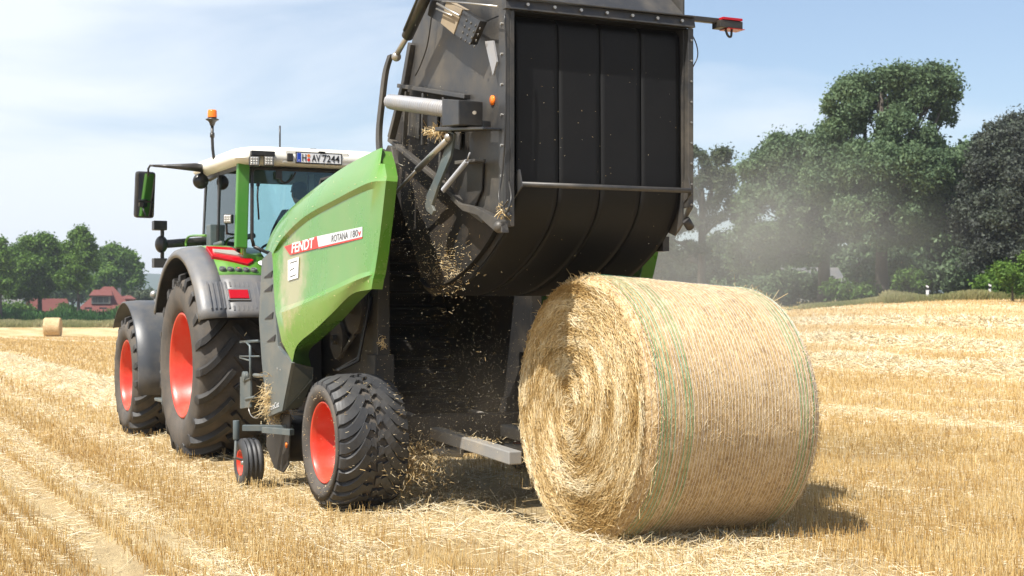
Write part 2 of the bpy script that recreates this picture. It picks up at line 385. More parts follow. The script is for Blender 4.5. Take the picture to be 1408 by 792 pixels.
# ------------------------------------------------------------------ ground sheet
def paleness(v, u):
    f = 0.95 * np.exp(-((v - 2.03) / 0.17) ** 2) + 0.9 * np.exp(-((v - 13.4) / 0.6) ** 2) + 0.5 * np.exp(-((v - 16.8) / 0.5) ** 2)
    f = f + 0.8 * np.exp(-((v - 4.55) / 1.0) ** 4) + 0.5 * np.exp(-((v - 1.57) / 0.12) ** 2) + 0.55 * np.exp(-((v - 3.0) / 0.25) ** 2)
    for k in (22.8, 31.9, 41.0, 50.0, 59.0, -4.6, -13.6, -22.7): f = f + np.exp(-((v - k) / 1.1) ** 2) * (1 - .65 * sst(40, 70, u))
    return np.clip(f, 0, 1)
xs = np.concatenate([np.linspace(-1500, -120, 26)[:-1], np.linspace(-120, -16, 70)[:-1], np.linspace(-16, 22, 330)[:-1], np.linspace(22, 130, 130)[:-1], np.linspace(130, 1500, 26)])
ys = np.concatenate([np.linspace(-300, 4, 12)[:-1], np.linspace(4, 45, 330)[:-1], np.linspace(45, 200, 200)[:-1], np.linspace(200, 2000, 36)])
XX, YY = np.meshgrid(xs, ys); ZZ = terrain(XX, YY)
ZZ = ZZ + rng.normal(size=ZZ.shape) * 0.006 * (YY < 60)
V = np.stack([XX, YY, ZZ], -1).reshape(-1, 3); nx, ny = len(xs), len(ys)
ii = (np.arange(ny - 1)[:, None] * nx + np.arange(nx - 1)[None]).ravel()
F = np.stack([ii, ii + 1, ii + 1 + nx, ii + nx], 1)
g = npmesh('field', V, F, M_ground, smooth=True); tag(g, kind='structure')
a = g.data.attributes.new('pale', 'FLOAT', 'POINT')
a.data.foreach_set('value', paleness(CS * V[:, 0] + SN * V[:, 1], -SN * V[:, 0] + CS * V[:, 1]).astype(np.float32))

# stubble stems standing in drilled rows
def view_pts(n, z0, z1, pw=1.0, marg=2.0):
    z = z0 * (z1 / z0) ** rng.random(n) if pw == 1 else (z0 ** (1 - pw) + rng.random(n) * (z1 ** (1 - pw) - z0 ** (1 - pw))) ** (1 / (1 - pw))
    x = (rng.random(n) * 2 - 1) * (0.375 * z + marg)
    return x, z
def stubble(n, z0, z1):
    X, Y = view_pts(n, z0, z1, 1.0, 0.9)
    v = CS * X + SN * Y; u = -SN * X + CS * Y
    v = np.round(v / 0.135) * 0.135 + rng.normal(size=n) * 0.024
    clump = np.array([mn.noise((a * 1.3, b_ * 1.1, 0.0)) for a, b_ in zip(u, v)])
    pl = paleness(v, u)
    keep = rng.random(n) > np.clip(pl * 0.9 + np.clip(-clump, 0, 1) * 0.9, 0, 0.93)
    keep &= ~((np.abs(v - 1.57) < 0.11))
    keep &= ~((v > 3.35) & (v < 3.8) & (u < 17) & (rng.random(n) < 0.7)) & ~((v > 3.8) & (v < 5.4) & (u > 8) & (rng.random(n) < 0.6))
    v, u, cl = v[keep], u[keep], clump[keep]; n = len(v)
    X, Y = CS * v - SN * u, SN * v + CS * u
    Zt = terrain(X, Y)
    h = (0.085 + 0.035 * rng.random(n) + 0.02 * cl) * (0.55 + 0.55 * rng.random(n))
    D = np.stack([rng.normal(size=n) * 0.13, rng.normal(size=n) * 0.13, np.ones(n)], 1)
    flat = rng.random(n) < 0.07; D[flat, :2] += rng.normal(size=(flat.sum(), 2)) * 0.9
    r = 0.0019 * (0.8 + 0.5 * rng.random(n)) * np.clip(Y / 11, 1, 9)
    VV, FF = strands(np.stack([X, Y, Zt - 0.01], 1), D, h, r)
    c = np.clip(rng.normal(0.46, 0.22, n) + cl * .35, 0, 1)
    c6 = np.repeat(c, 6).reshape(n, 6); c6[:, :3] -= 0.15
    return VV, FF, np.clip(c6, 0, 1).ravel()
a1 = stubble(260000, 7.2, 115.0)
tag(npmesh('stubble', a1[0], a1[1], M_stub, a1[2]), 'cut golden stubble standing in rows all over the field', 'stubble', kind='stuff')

def loose(n, z0, z1, dens, zoff=0.02, lmax=0.2):
    X, Y = view_pts(n, z0, z1, 1.0, 0.9)
    v = CS * X + SN * Y; u = -SN * X + CS * Y
    pn = np.array([mn.noise((a_ * .9, b_ * .7, 5.0)) for a_, b_ in zip(v, u)]); keep = rng.random(n) < dens(v, u) * np.clip(.75 + 1.6 * pn, .05, 1.4); X, Y, v, u = X[keep], Y[keep], v[keep], u[keep]; n = len(X)
    pl = paleness(v, u)
    Zt = terrain(X, Y) + rng.random(n) * (zoff + 0.06 * pl)
    az = rng.random(n) * 2 * PI; el = rng.normal(size=n) * (0.13 + 0.30 * pl)
    D = np.stack([np.cos(az) * np.cos(el), np.sin(az) * np.cos(el), np.sin(el)], 1)
    Ln = 0.04 + lmax * rng.random(n) ** 2; r = 0.0016 * (0.7 + 0.9 * rng.random(n)) * np.clip(Y / 11, 1, 9)
    P = np.stack([X, Y, Zt], 1) - D * Ln[:, None] / 2
    VV, FF = strands(P, D, Ln, r)
    return VV, FF, np.repeat(np.clip(rng.normal(0.55, 0.22, n), 0, 1), 6)
a1 = loose(330000, 7.2, 110.0, lambda v, u: 0.30 + 0.7 * paleness(v, u))
tag(npmesh('loose_straw', a1[0], a1[1], M_loose, a1[2]), 'pale loose straw and chaff strewn over the stubble', 'straw', kind='stuff')
def swath(v0, u0, u1, n, rad, hh, name, label, scale=1.0):
    u = u0 + rng.random(n) * (u1 - u0); q = rng.normal(size=n) * 0.5
    v = v0 + 0.25 * np.sin(u * .21) * (v0 > 10) + np.clip(q, -1.2, 1.2) * rad
    X, Y = CS * v - SN * u, SN * v + CS * u
    Zt = terrain(X, Y) + rng.random(n) * hh * (1 - np.clip(np.abs(q), 0, 1) ** 2 * .7)
    az = rng.random(n) * 2 * PI; el = rng.normal(size=n) * 0.4
    D = np.stack([np.cos(az) * np.cos(el), np.sin(az) * np.cos(el), np.sin(el)], 1)
    Ln = (0.08 + 0.2 * rng.random(n)) * scale; r = 0.0022 * scale * (0.7 + .8 * rng.random(n)) * np.clip(Y / 18, 1, 2.6)
    VV, FF = strands(np.stack([X, Y, Zt], 1) - D * Ln[:, None] / 2, D, Ln, r)
    tag(npmesh(name, VV, FF, M_loose, np.repeat(np.clip(rng.normal(0.6, 0.25, n), 0, 1), 6)), label, 'straw', kind='stuff')
swath(4.55, 12.6, 60, 30000, 0.75, 0.12, 'straw_windrow', 'fluffy windrow of straw running ahead under the tractor')
swath(22.8, -6, 50, 46000, 0.95, 0.16, 'straw_windrow', 'nearest fluffy windrow of straw right of the round bale', 1.4)
swath(31.9, -10, 60, 42000, 1.0, 0.16, 'straw_windrow', 'middle fluffy windrow of straw right of the round bale', 1.8)
swath(41.0, -14, 70, 36000, 1.1, 0.16, 'straw_windrow', 'windrow of straw right of the bale farthest up the slope', 2.2)

# ------------------------------------------------------------------ round bales
def jitter_noise(p, s): return mn.noise(Vector(p) * s)
def bale(name, label, r1, r2, w, loc, rz, tilt, detail, wcat='bale'):
    """axis along local x from 0 (near end) to w; r1, r2 = radii of its ends; loc = centre of the near end on the ground"""
    t = thing(name, label, wcat, loc, rz)
    n = 160 if detail > 0.5 else 40
    def rad(x, th):
        f = x / w; r = r1 + (r2 - r1) * f ** 1.3
        e = min(x, w - x); r -= 0.05 * max(0, 1 - e / 0.09) ** 2
        return r * (1 + 0.010 * jitter_noise((math.cos(th) * 2, math.sin(th) * 2, x * 1.6), 1.0) + 0.004 * jitter_noise((math.cos(th) * 9, math.sin(th) * 9, x * 8), 1.0))
    zc = lambda x: (r1 + (r2 - r1) * (x / w)) * 0.985 - 0.015
    xs_ = [0.0, .02, .05, .1] + [.1 + (w - .2) * i / 24 for i in range(1, 24)] + [w - .1, w - .05, w - .02, w]
    rows = [[(x, rad(x, 2 * PI * k / n) * math.cos(2 * PI * k / n), zc(x) + rad(x, 2 * PI * k / n) * math.sin(2 * PI * k / n)) for k in range(n)] for x in xs_]
    mb = MB(); mb.loft(rows, closed=True); mb.build('wrapped_side', M_bcyl, t)
    # end faces: spirally wound straw, hollowed and bulging a little
    for xe, sg, rr in ((0.0, -1, r1 - 0.05), (w, 1, r2 - 0.05)):
        rings = 22; V_ = []
        for i in range(rings + 1):
            q = i / rings * rr
            for k in range(n):
                th = 2 * PI * k / n
                bul = (0.045 * (1 - (q / rr) ** 2) + 0.012 * jitter_noise((q * 9 + th * .8, math.cos(th) * 2, math.sin(th) * 2), 1.0)) * sg if i < rings else 0
                V_.append((xe + bul, q * math.cos(th), zc(xe) + q * math.sin(th)))
        mb = MB(); mb.add(V_, [(i * n + k, i * n + (k + 1) % n, (i + 1) * n + (k + 1) % n, (i + 1) * n + k) for i in range(rings) for k in range(n)], True)
        mb.build('end_face', M_bend, t)
        if detail > 0.5:
            m_ = int(30000 if sg < 0 else 3000)
            q = rr * np.sqrt(rng.random(m_)) * 1.01; th = rng.random(m_) * 2 * PI
            lay = np.array([mn.noise((a_ * 11.0 + b_ * 0.5, math.cos(b_) * 1.5, math.sin(b_) * 1.5)) for a_, b_ in zip(q, th)])
            tang = np.stack([np.zeros(m_), -np.sin(th), np.cos(th)], 1); rad_ = np.stack([np.zeros(m_), np.cos(th), np.sin(th)], 1)
            D = tang * np.where(rng.random(m_) < .5, 1, -1)[:, None] + rad_ * (rng.normal(size=m_) * 0.30 - 0.06)[:, None]; D[:, 0] = rng.normal(size=m_) * 0.13 + sg * 0.03
            P = np.stack([xe + sg * (0.045 * (1 - (q / rr) ** 2) + 0.002 + 0.028 * rng.random(m_) + 0.015 * lay), q * np.cos(th), zc(xe) + q * np.sin(th)], 1)
            Ln = 0.03 + 0.10 * rng.random(m_) ** 1.5; D /= np.linalg.norm(D, axis=1, keepdims=True)
            VV, FF = strands(P - D * Ln[:, None] / 2, D, Ln, 0.0014 * (0.6 + 1.1 * rng.random(m_)))
            cc = np.clip(rng.normal(0.50, 0.24, m_) + lay * 0.8, 0, 1)
            # fringe round the rim
            m2 = 2600; th = rng.random(m2) * 2 * PI; e_ = rng.random(m2) * .10
            q = rr + 0.05 - 0.05 * (1 - e_ / .10)
            P = np.stack([xe - sg * e_, q * np.cos(th), zc(xe) + q * np.sin(th)], 1)
            tang = np.stack([np.zeros(m2), -np.sin(th), np.cos(th)], 1); rad_ = np.stack([np.zeros(m2), np.cos(th), np.sin(th)], 1)
            D = tang * rng.normal(size=(m2, 1)) * 1.2 + rad_ * (0.20 + .45 * np.abs(rng.normal(size=(m2, 1)))); D[:, 0] = sg * np.abs(rng.normal(size=m2)) * .7
            D /= np.linalg.norm(D, axis=1, keepdims=True); Ln = 0.012 + 0.045 * rng.random(m2) ** 2 + (rng.random(m2) < .02) * .08
            V2, F2 = strands(P, D, Ln, 0.0014 * (0.6 + rng.random(m2)))
            npmesh('straw_fringe', np.concatenate([VV, V2]), np.concatenate([FF, F2 + len(VV)]), M_bstraw,
                   np.concatenate([np.repeat(cc, 6), np.repeat(np.clip(rng.normal(.6, .25, m2), 0, 1), 6)]), t)
    # straw pressed under the net
    if detail > 0.5:
        m_ = 26000; x = 0.02 + rng.random(m_) * (w - .04); th = rng.random(m_) * 2 * PI
        rr_ = np.array([rad(a_, b_) for a_, b_ in zip(x, th)]) - 0.0005
        zz = np.array([zc(a_) for a_ in x])
        tang = np.stack([np.zeros(m_), -np.sin(th), np.cos(th)], 1); rad_ = np.stack([np.zeros(m_), np.cos(th), np.sin(th)], 1)
        D = tang * np.where(rng.random(m_) < .5, 1, -1)[:, None] * 0.9; D[:, 0] = rng.normal(size=m_) * 0.75; D += rad_ * rng.normal(size=(m_, 1)) * 0.025
        D /= np.linalg.norm(D, axis=1, keepdims=True); Ln = 0.012 + 0.04 * rng.random(m_)
        P = np.stack([x, rr_ * np.cos(th), zz + rr_ * np.sin(th)], 1) - D * Ln[:, None] / 2
        VV, FF = strands(P, D, Ln, 0.0013 * (0.6 + rng.random(m_)))
        npmesh('wrapped_straw', VV, FF, M_netstraw, np.repeat(np.clip(rng.normal(.52, .26, m_), 0, 1), 6), t)
        # net threads
        wh = MB(); gr = MB()
        def thread(mb, x, wd, off, amp):
            K = 150; a_, b_, c_, d_ = [], [], [], []
            ph = random.random() * 6
            for k in range(K):
                th = 2 * PI * k / K; xx = x + amp * math.sin(th * 3 + ph) + 0.4 * amp * math.sin(th * 11 + ph * 2) + 0.0025 * (random.random() - .5)
                xx = min(max(xx, 0.004), w - 0.004); r_ = rad(xx, th) + off + 0.0015 * random.random()
                a_.append((xx - wd / 2, r_ * math.cos(th), zc(xx) + r_ * math.sin(th))); b_.append((xx + wd / 2, r_ * math.cos(th), zc(xx) + r_ * math.sin(th)))
            mb.loft([a_, b_], smooth=False, closed=True)
        k = 0
        x = 0.03
        while x < w - 0.02:
            thread(wh, x, 0.0026, 0.0045, 0.003); x += 0.027 + 0.010 * (random.random() - .5)
        for x in (0.075, 0.098, 0.122, 0.150, 0.176, 0.255, 0.283, 0.308, w - .185, w - .155, w - .128, w - .08):
            thread(gr, x, 0.0033, 0.0065, 0.004)
        wh.build('white_net', M_netw, t, fixn=False); gr.build('green_net', M_netg, t, fixn=False)
    t.rotation_euler = (tilt[0], tilt[1], rz)
    return t
def coil_mat(name, mode):
    m, nt, b = newmat(name); L = nt.links
    tc = N(nt, 'ShaderNodeTexCoord'); n1 = N(nt, 'ShaderNodeTexNoise', Scale=60.0, Detail=5, Roughness=0.8)
    mp_ = N(nt, 'ShaderNodeMapping'); mp_.inputs['Scale'].default_value = (1.0, 0.45, 0.45) if mode == 'side' else (1, 1, 1)
    L.new(tc.outputs['Object'], mp_.inputs[0]); L.new(mp_.outputs[0], n1.inputs['Vector'])
    n2 = N(nt, 'ShaderNodeTexNoise', Scale=3.0, Detail=6, Roughness=0.7); L.new(tc.outputs['Object'], n2.inputs['Vector'])
    a_ = N(nt, 'ShaderNodeMix', data_type='FLOAT'); a_.inputs['Factor'].default_value = .35; L.new(n1.outputs[0], a_.inputs['A']); L.new(n2.outputs[0], a_.inputs['B'])
    if mode == 'side': r = ramp(nt, a_.outputs[0], [(0.36, (0.22, 0.13, 0.055)), (0.5, (0.52, 0.36, 0.175)), (0.64, (0.76, 0.61, 0.385))])
    else: r = ramp(nt, a_.outputs[0], [(0.38, (0.20, 0.11, 0.035)), (0.5, (0.48, 0.31, 0.12)), (0.62, (0.70, 0.53, 0.28))])
    L.new(r.outputs[0], b.inputs['Base Color']); b.inputs['Roughness'].default_value = 0.7
    bp = N(nt, 'ShaderNodeBump', Strength=1.0, Distance=0.012); L.new(n1.outputs[0], bp.inputs['Height']); L.new(bp.outputs[0], b.inputs['Normal'])
    return m
M_bcyl = coil_mat('bale_side_straw', 'side'); M_bend = coil_mat('bale_end_straw', 'end')
M_netw = plain('white_net_plastic', (0.76, 0.71, 0.65), 0.4); M_netg = plain('green_net_plastic', (0.05, 0.40, 0.20), 0.4)
bale('round_bale', 'large round straw bale with green edged net wrap just dropped behind the green baler', 0.878, 0.835, 1.33, (0.44, 9.31, 0.0), HEAD, (0, 0), 1)
bx, by = (74 - 704) / 1955 * 117, 117
bale('round_bale', 'small distant pale round bale standing alone on the far stubble', 0.80, 0.80, 1.3, (bx - .75, by, float(terrain(bx, by)) - 0.03), R(8), (0, 0), 0)

# ------------------------------------------------------------------ wheels
def tyre_mesh(r, hw, rr, n_l, h_l, w_l, skew, curve, lat0, kind, prof=None):
    """axis x, centred; r = carcass radius, hw half width, rr rim radius"""
    tread = MB(); 
    crown = lambda x: r - 0.055 * (abs(x) / hw) ** 2.4
    side = [(-hw * 0.80, rr), (-hw * 0.98, rr + (r - rr) * 0.12), (-hw * 1.06, rr + (r - rr) * 0.42), (-hw * 1.04, rr + (r - rr) * 0.70), (-hw * 0.985, r - 0.075)]
    cen = [(hw * f, crown(hw * f)) for f in (-.95, -.8, -.6, -.4, -.2, 0, .2, .4, .6, .8, .95)]
    full = side + cen + [(-x, q) for x, q in side[::-1]]
    if prof: full = prof
    tread.lathe(full, 96, 'x', mi=0)
    if kind:
        for i in range(n_l):
            for sg in (-1, 1):
                ph0 = 2 * PI * (i + (0.5 if sg > 0 else 0)) / n_l
                K = 9; rows = []
                for k in range(K):
                    t = lat0 + (1 - lat0) * k / (K - 1); x = sg * hw * t * (1.0)
                    ph = ph0 + skew * curve(t)
                    base = crown(x)
                    dt = 0.01; dph = skew * (curve(min(1, t + dt)) - curve(t - dt)) * base; dx = hw * 2 * dt
                    ln = math.hypot(dph, dx); ww = w_l * (1.15 if t > .85 else 1)
                    # normal to the path on the surface
                    nx_, np_ = -dph / ln, dx / ln
                    top = []
                    for (o_, hh) in ((-0.62, -0.012), (-0.42, h_l), (0.42, h_l), (0.62, -0.012)):
                        xx = x + sg * nx_ * o_ * ww; pp = ph + np_ * o_ * ww / base
                        q = base + hh
                        top.append((xx, -q * math.sin(pp), q * math.cos(pp)))
                    rows.append(top)
                # run the bar over the shoulder and down the wall
                x = sg * hw * 1.045; ph = ph0 + skew * curve(1.0)
                top = []
                for (o_, dd) in ((-0.7, 0.99), (-0.5, 1.03 + (0.02 if h_l > .03 else 0)), (0.5, 1.03 + (0.02 if h_l > .03 else 0)), (0.7, 0.99)):
                    q = r - 0.11 if h_l > .03 else r - .075
                    pp = ph + o_ * w_l / q + skew * .06
                    top.append((sg * hw * dd, -q * math.sin(pp), q * math.cos(pp)))
                rows.append(top)
                tread.loft(rows, smooth=False, mi=1)
                for e in (0, -1): tread.add(rows[e], [(0, 1, 2, 3)], False, 1)
                if kind == 'flot' :
                    # centre block
                    x0 = sg * hw * 0.02; ph = ph0 + 0.13; q = crown(0) + h_l * .95
                    pts = [(x0 + sg * a_ * hw, ph + b_) for a_, b_ in ((.0, -.06), (.13, -.085), (.19, -.02), (.15, .035), (.09, .03), (.02, .075))]
                    poly = [(x_, -q * math.sin(p_), q * math.cos(p_)) for x_, p_ in pts]; low = [(x_, -(q - .03) * math.sin(p_), (q - .03) * math.cos(p_)) for x_, p_ in pts]
                    tread.add(poly + low, [list(range(6))] + [(j, (j + 1) % 6, 6 + (j + 1) % 6, 6 + j) for j in range(6)], False, 1)
    return tread
def rim_mesh(rr, hw, dish, bolts=10, hubr=None):
    mb = MB(); e = -hw * 0.86
    hubr = hubr or rr * 0.36
    mb.lathe([(e + 0.03, rr * 1.005), (e - 0.012, rr * 1.03), (e - 0.022, rr * 1.0), (e - 0.012, rr * 0.965), (e + 0.03, rr * 0.955), (e + 0.06, rr * 0.92), (e + dish * 0.5, rr * 0.90), (e + dish * 0.55, rr * 0.86),
              (e + dish * 0.9, rr * 0.83), (e + dish, rr * 0.74), (e + dish * 0.93, rr * 0.55), (e + dish * 0.78, rr * 0.44), (e + dish * 0.78, hubr), (e + dish * 0.62, hubr * 0.92), (e + dish * 0.60, 0.001)], 72, 'x')
    for k in range(bolts):
        t = 2 * PI * k / bolts; mb.lathe([(e + dish * .70, 0.001), (e + dish * .70, 0.016), (e + dish * .80, 0.016)], 6, 'x', (0, rr * .49 * math.cos(t), rr * .49 * math.sin(t)), smooth=False)
    # far side closing wall
    mb.lathe([(-e - 0.02, rr * 1.0), (-e + 0.01, rr * 0.96), (-e - 0.08, rr * 0.9), (0.05, rr * 0.84), (e + dish, rr * 0.80)], 72, 'x')
    return mb
def wheel(parent, loc, r, hw, rr, n_l, h_l, w_l, skew, curve, lat0, kind, dish, flip=False, steer=0, mats=None, name='wheel'):
    w = sub(name, parent, loc, (PI if flip else 0) + steer)
    if flip: w.rotation_euler = (0, 0, PI)      # the mirrored wheel also runs the other way round, as pairs do
    tm = tyre_mesh(r - h_l, hw, rr, n_l, h_l, w_l, -skew if flip else skew, curve, lat0, kind)
    ty = tm.build('tyre', mats or [M_side, M_rub], w)
    rim_mesh(rr, hw, dish).build('rim', M_red, w)
    return w, ty

# ------------------------------------------------------------------ baler
BR = w2(*RB)
bal = thing('round_baler', 'green and grey round baler with red wheels and its black rear gate swung up', 'baler', (BR[0], BR[1], 0), HEAD)
for sx in (-1, 1):
    x = -1.213 + 0.27 if sx < 0 else 1.213 - 0.27
    wheel(bal, (x, 0, 0.505), 0.512, 0.262, 0.30, 27, 0.026, 0.070, 0.66, lambda t: 1 - (1 - t) ** 2.2, 0.24, 'flot', 0.30, sx > 0, mats=[M_side, M_rub2])
# green side cowl, one on each side
def resamp(pts, n):
    P = [Vector(p) for p in pts]; d = [0]
    for i in range(1, len(P)): d.append(d[-1] + (P[i] - P[i - 1]).length)
    o = []
    for k in range(n):
        s_ = d[-1] * k / (n - 1); i = 0
        while i < len(P) - 2 and d[i + 1] < s_: i += 1
        f = (s_ - d[i]) / max(1e-9, d[i + 1] - d[i]); o.append(P[i].lerp(P[i + 1], f))
    return o
def smooth_rows(rows, sub_=3):
    return rows
# rows from inner bottom edge to the inner top edge; each point: photo x, y and its plane
def rowpts(l): return [B(a_, b_, x=c_) for a_, b_, c_ in l]
rows_px = [
    [(427, 504, -.90), (425, 482, -.90), (446, 462, -.92), (470, 440, -.93), (492, 416, -.95), (512, 396, -1.0)],
    [(402, 498, -1.12), (409, 474, -1.13), (434, 452, -1.14), (458, 429, -1.14), (484, 404, -1.14), (511, 397, -1.13)],
    [(388, 470, -1.15), (404, 440, -1.165), (430, 424, -1.17), (462, 407, -1.17), (486, 392, -1.16), (513, 384, -1.13)],
    [(380, 432, -1.15), (396, 427, -1.165), (422, 416, -1.17), (471, 394, -1.17), (499, 382, -1.16), (515, 377, -1.12)],
    [(379, 424, -1.145), (397, 420, -1.13), (424, 410, -1.13), (471, 388, -1.13), (495, 377, -1.128), (516, 372, -1.12)],
    [(377, 395, -1.145), (392, 392, -1.12), (424, 380, -1.12), (471, 358, -1.12), (499, 344, -1.124), (520, 345, -1.12)],
    [(376, 365, -1.145), (387, 360, -1.12), (424, 342, -1.12), (466, 316, -1.12), (503, 300, -1.124), (526, 295, -1.12)],
    [(375, 352, -1.145), (388, 334, -1.12), (424, 304, -1.12), (462, 282, -1.12), (505, 262, -1.126), (530, 258, -1.12)],
    [(374.5, 350, -1.145), (388, 328, -1.145), (419, 298, -1.145), (462, 274, -1.145), (506, 252, -1.15), (531, 249, -1.12)],
    [(374, 347, -1.14), (387, 324, -1.145), (415, 295, -1.145), (461, 267, -1.145), (507, 247, -1.14), (532, 244, -1.10)],
    [(369, 344, -1.11), (380, 319, -1.11), (407, 285, -1.11), (460, 251, -1.11), (514, 228, -1.10), (529, 226, -1.06)],
    [(365, 344, -1.04), (376, 318, -1.04), (400, 287, -1.04), (465, 236, -1.04), (520, 206, -1.03), (524, 208, -1.00)],
    [(367, 344, -.95), (379, 318, -.95), (404, 288, -.95), (468, 237, -.95), (523, 208, -.92), (526, 211, -.90)]]
def smooth_curve(pts, n):      # Catmull-Rom through the control points
    P = [Vector(p) for p in pts]; o = []
    P = [P[0] * 2 - P[1]] + P + [P[-1] * 2 - P[-2]]
    m_ = len(P) - 3
    for k in range(n):
        s_ = m_ * k / (n - 1); i = min(int(s_), m_ - 1); t = s_ - i
        p0, p1, p2, p3 = P[i:i + 4]
        o.append(0.5 * ((2 * p1) + (p2 - p0) * t + (2 * p0 - 5 * p1 + 4 * p2 - p3) * t * t + (3 * p1 - p0 - 3 * p2 + p3) * t ** 3))
    return o
crows = [resamp(smooth_curve(rowpts(r_), 40), 28) if i in () else smooth_curve(rowpts(r_), 26) for i, r_ in enumerate(rows_px)]
def cowl(mirror):
    mb = MB(); s_ = -1 if mirror else 1
    rr = [[(p.x * s_, p.y, p.z) for p in r_] for r_ in crows]
    mb.loft(rr, smooth=True)
    # returned rear edge
    e = [r_[-1] for r_ in rr]; mb.loft([e, [(p[0] + 0.09 * s_, p[1] + 0.03, p[2]) for p in e]], smooth=False)
    o = mb.build('side_cowl', M_cowl, bal, solid=0.008)
    md = o.modifiers.new('edge', 'EDGE_SPLIT'); md.split_angle = R(24)
    return o
cowl(False); cowl(True)
# dried mud and the sticker area on the cowl are built into a patch material below
gp = [(360, 357), (372, 345), (375, 352), (376, 365), (377, 395), (378, 424), (379, 440), (382, 476), (401, 499), (388, 565), (369, 573), (367, 566), (360, 500), (356, 440)]
def grey_panel(mirror):
    s_ = -1 if mirror else 1
    f = lambda p: (p[0] * s_, p[1], p[2])
    mb = MB()
    pts = [B(a_, b_, x=-1.135) for a_, b_ in gp]
    mb.prism([f(p) for p in pts], (0.03 * s_, 0, 0))
    p2 = [B(401, 499, x=-1.135), B(427, 505, x=-.94), B(426, 521, x=-.94), B(410, 560, x=-.96), B(388, 565, x=-1.135)]
    mb.prism([f(p) for p in p2], (0.03 * s_, 0.012, 0))
    return mb.build('grey_side_panel', M_pgrey, bal, bevel=0.005)
gpo = grey_panel(False); grey_panel(True)
mb = MB()
for (a_, b_) in ((366, 378), (366, 397), (367, 435), (370, 466)):   # louvre wedges
    p = [B(a_ - 3, b_ + 4, x=-1.137), B(a_ + 9, b_ - 6, x=-1.137), B(a_ + 8, b_ + 3, x=-1.137)]
    mb.prism(p, (-0.004, 0, 0))
mb.build('louvre', M_ink, gpo)
mb = MB()
for a_, b_ in ((382, 507), (386, 509)): mb.lathe([(-.006, .001), (-.006, .010), (0, .010)], 12, 'x', B(a_, b_, x=-1.130))
mb.build('latch', M_steel, gpo)
# lettering on the cowl: a slanted decal following the recessed face
def decal_pt(a_, b_): return Vector(B(a_, b_, x=-1.130))
P0, P1 = decal_pt(389, 350), decal_pt(498, 327)
q0, q1, q2, q3 = decal_pt(402, 349.5), decal_pt(498, 327), decal_pt(498.5, 311.5), decal_pt(430, 326)
mb = MB(); mb.prism([decal_pt(391, 339), decal_pt(436, 325), decal_pt(438, 341), decal_pt(399, 350.5)], (-0.0015, 0, 0)); mb.build('red_decal', M_decal, bal)
mb = MB(); mb.prism([decal_pt(436, 325), decal_pt(498.5, 311.8), decal_pt(498.3, 325.5), decal_pt(438.2, 339.6)], (-0.0013, 0, 0)); mb.build('silver_decal', M_silver, bal)
mb = MB(); mb.prism([decal_pt(438.2, 339.6), decal_pt(498.3, 325.5), decal_pt(498.2, 327.8), decal_pt(438.3, 341.8)], (-0.0014, 0, 0)); mb.build('red_line', M_decal, bal)
ex = (decal_pt(498, 327) - decal_pt(438, 341)); ey = decal_pt(400, 330) - decal_pt(400, 350)
def fit_text(txt, mat, p0, p1, hpx, parent, off=-0.003, shear=0, bold=0.0, name='lettering'):
    """lettering on the left flank from p0 to p1 (photo points), capital height from hpx (top point above p0)"""
    A = p0 + Vector((off, 0, 0)); Bp = p1 + Vector((off, 0, 0)); H_ = (hpx - p0).length
    cu = bpy.data.curves.new('t', 'FONT'); cu.body = txt; cu.size = 1; cu.offset = bold
    tmp = bpy.data.objects.new('t', cu); col.objects.link(tmp); bpy.context.view_layer.update()
    wd = tmp.dimensions.x; bpy.data.objects.remove(tmp, do_unlink=True); bpy.data.curves.remove(cu)
    size = H_ / 0.72; sx = (Bp - A).length / (wd * size)
    return text(txt, mat, size, frame(A, Bp - A, hpx - p0), parent, name, 0.0006, shear=shear, sx=sx, bold=bold)
fit_text('FENDT', M_white, decal_pt(401, 348), decal_pt(431, 340.5), decal_pt(401, 334.5), bal, shear=0.15, bold=0.02)
fit_text('ROTANA', M_gink, decal_pt(456, 333), decal_pt(478.5, 327.8), decal_pt(456, 323.5), bal, shear=0.08, bold=.004)
fit_text('180', M_gink, decal_pt(481, 327.3), decal_pt(491, 325), decal_pt(481, 317.8), bal, shear=0.08, bold=.004)
fit_text('v', M_decal, decal_pt(493, 324.6), decal_pt(497, 323.6), decal_pt(493, 315.5), bal, shear=0.1, bold=0.02)
fit_text('XtraCut', M_silver, Vector(B(370, 565, x=-1.139)), Vector(B(384, 559, x=-1.139)), Vector(B(370, 557, x=-1.139)), gpo, off=-0.001)
mb = MB(); mb.prism([decal_pt(396, 358), decal_pt(411, 353), decal_pt(410, 382), decal_pt(396, 386)], (-0.001, 0, 0)); stk = mb.build('sticker', M_white, bal)
mb = MB()
for k, (b_, e_) in enumerate(((360, 409), (370, 405), (379, 407))): 
    mb.prism([decal_pt(399, b_ + 1.3) + Vector((-.0014, 0, 0)), decal_pt(e_, b_ - 2) + Vector((-.0014, 0, 0)), decal_pt(e_, b_ - .7) + Vector((-.0014, 0, 0)), decal_pt(399, b_ + 2.6) + Vector((-.0014, 0, 0))], (-0.0005, 0, 0))
mb.build('sticker_print', M_sink, stk)
p = [B(475, 411, x=-1.05), B(482, 406, x=-1.05), B(488, 411, x=-1.03), B(480, 417, x=-1.03)]
mb = MB(); mb.prism([Vector(q) + Vector((-.03, 0, -.012)) for q in p], (0.002, 0, 0.003)); mb.build('warning_sticker', M_orange, bal)

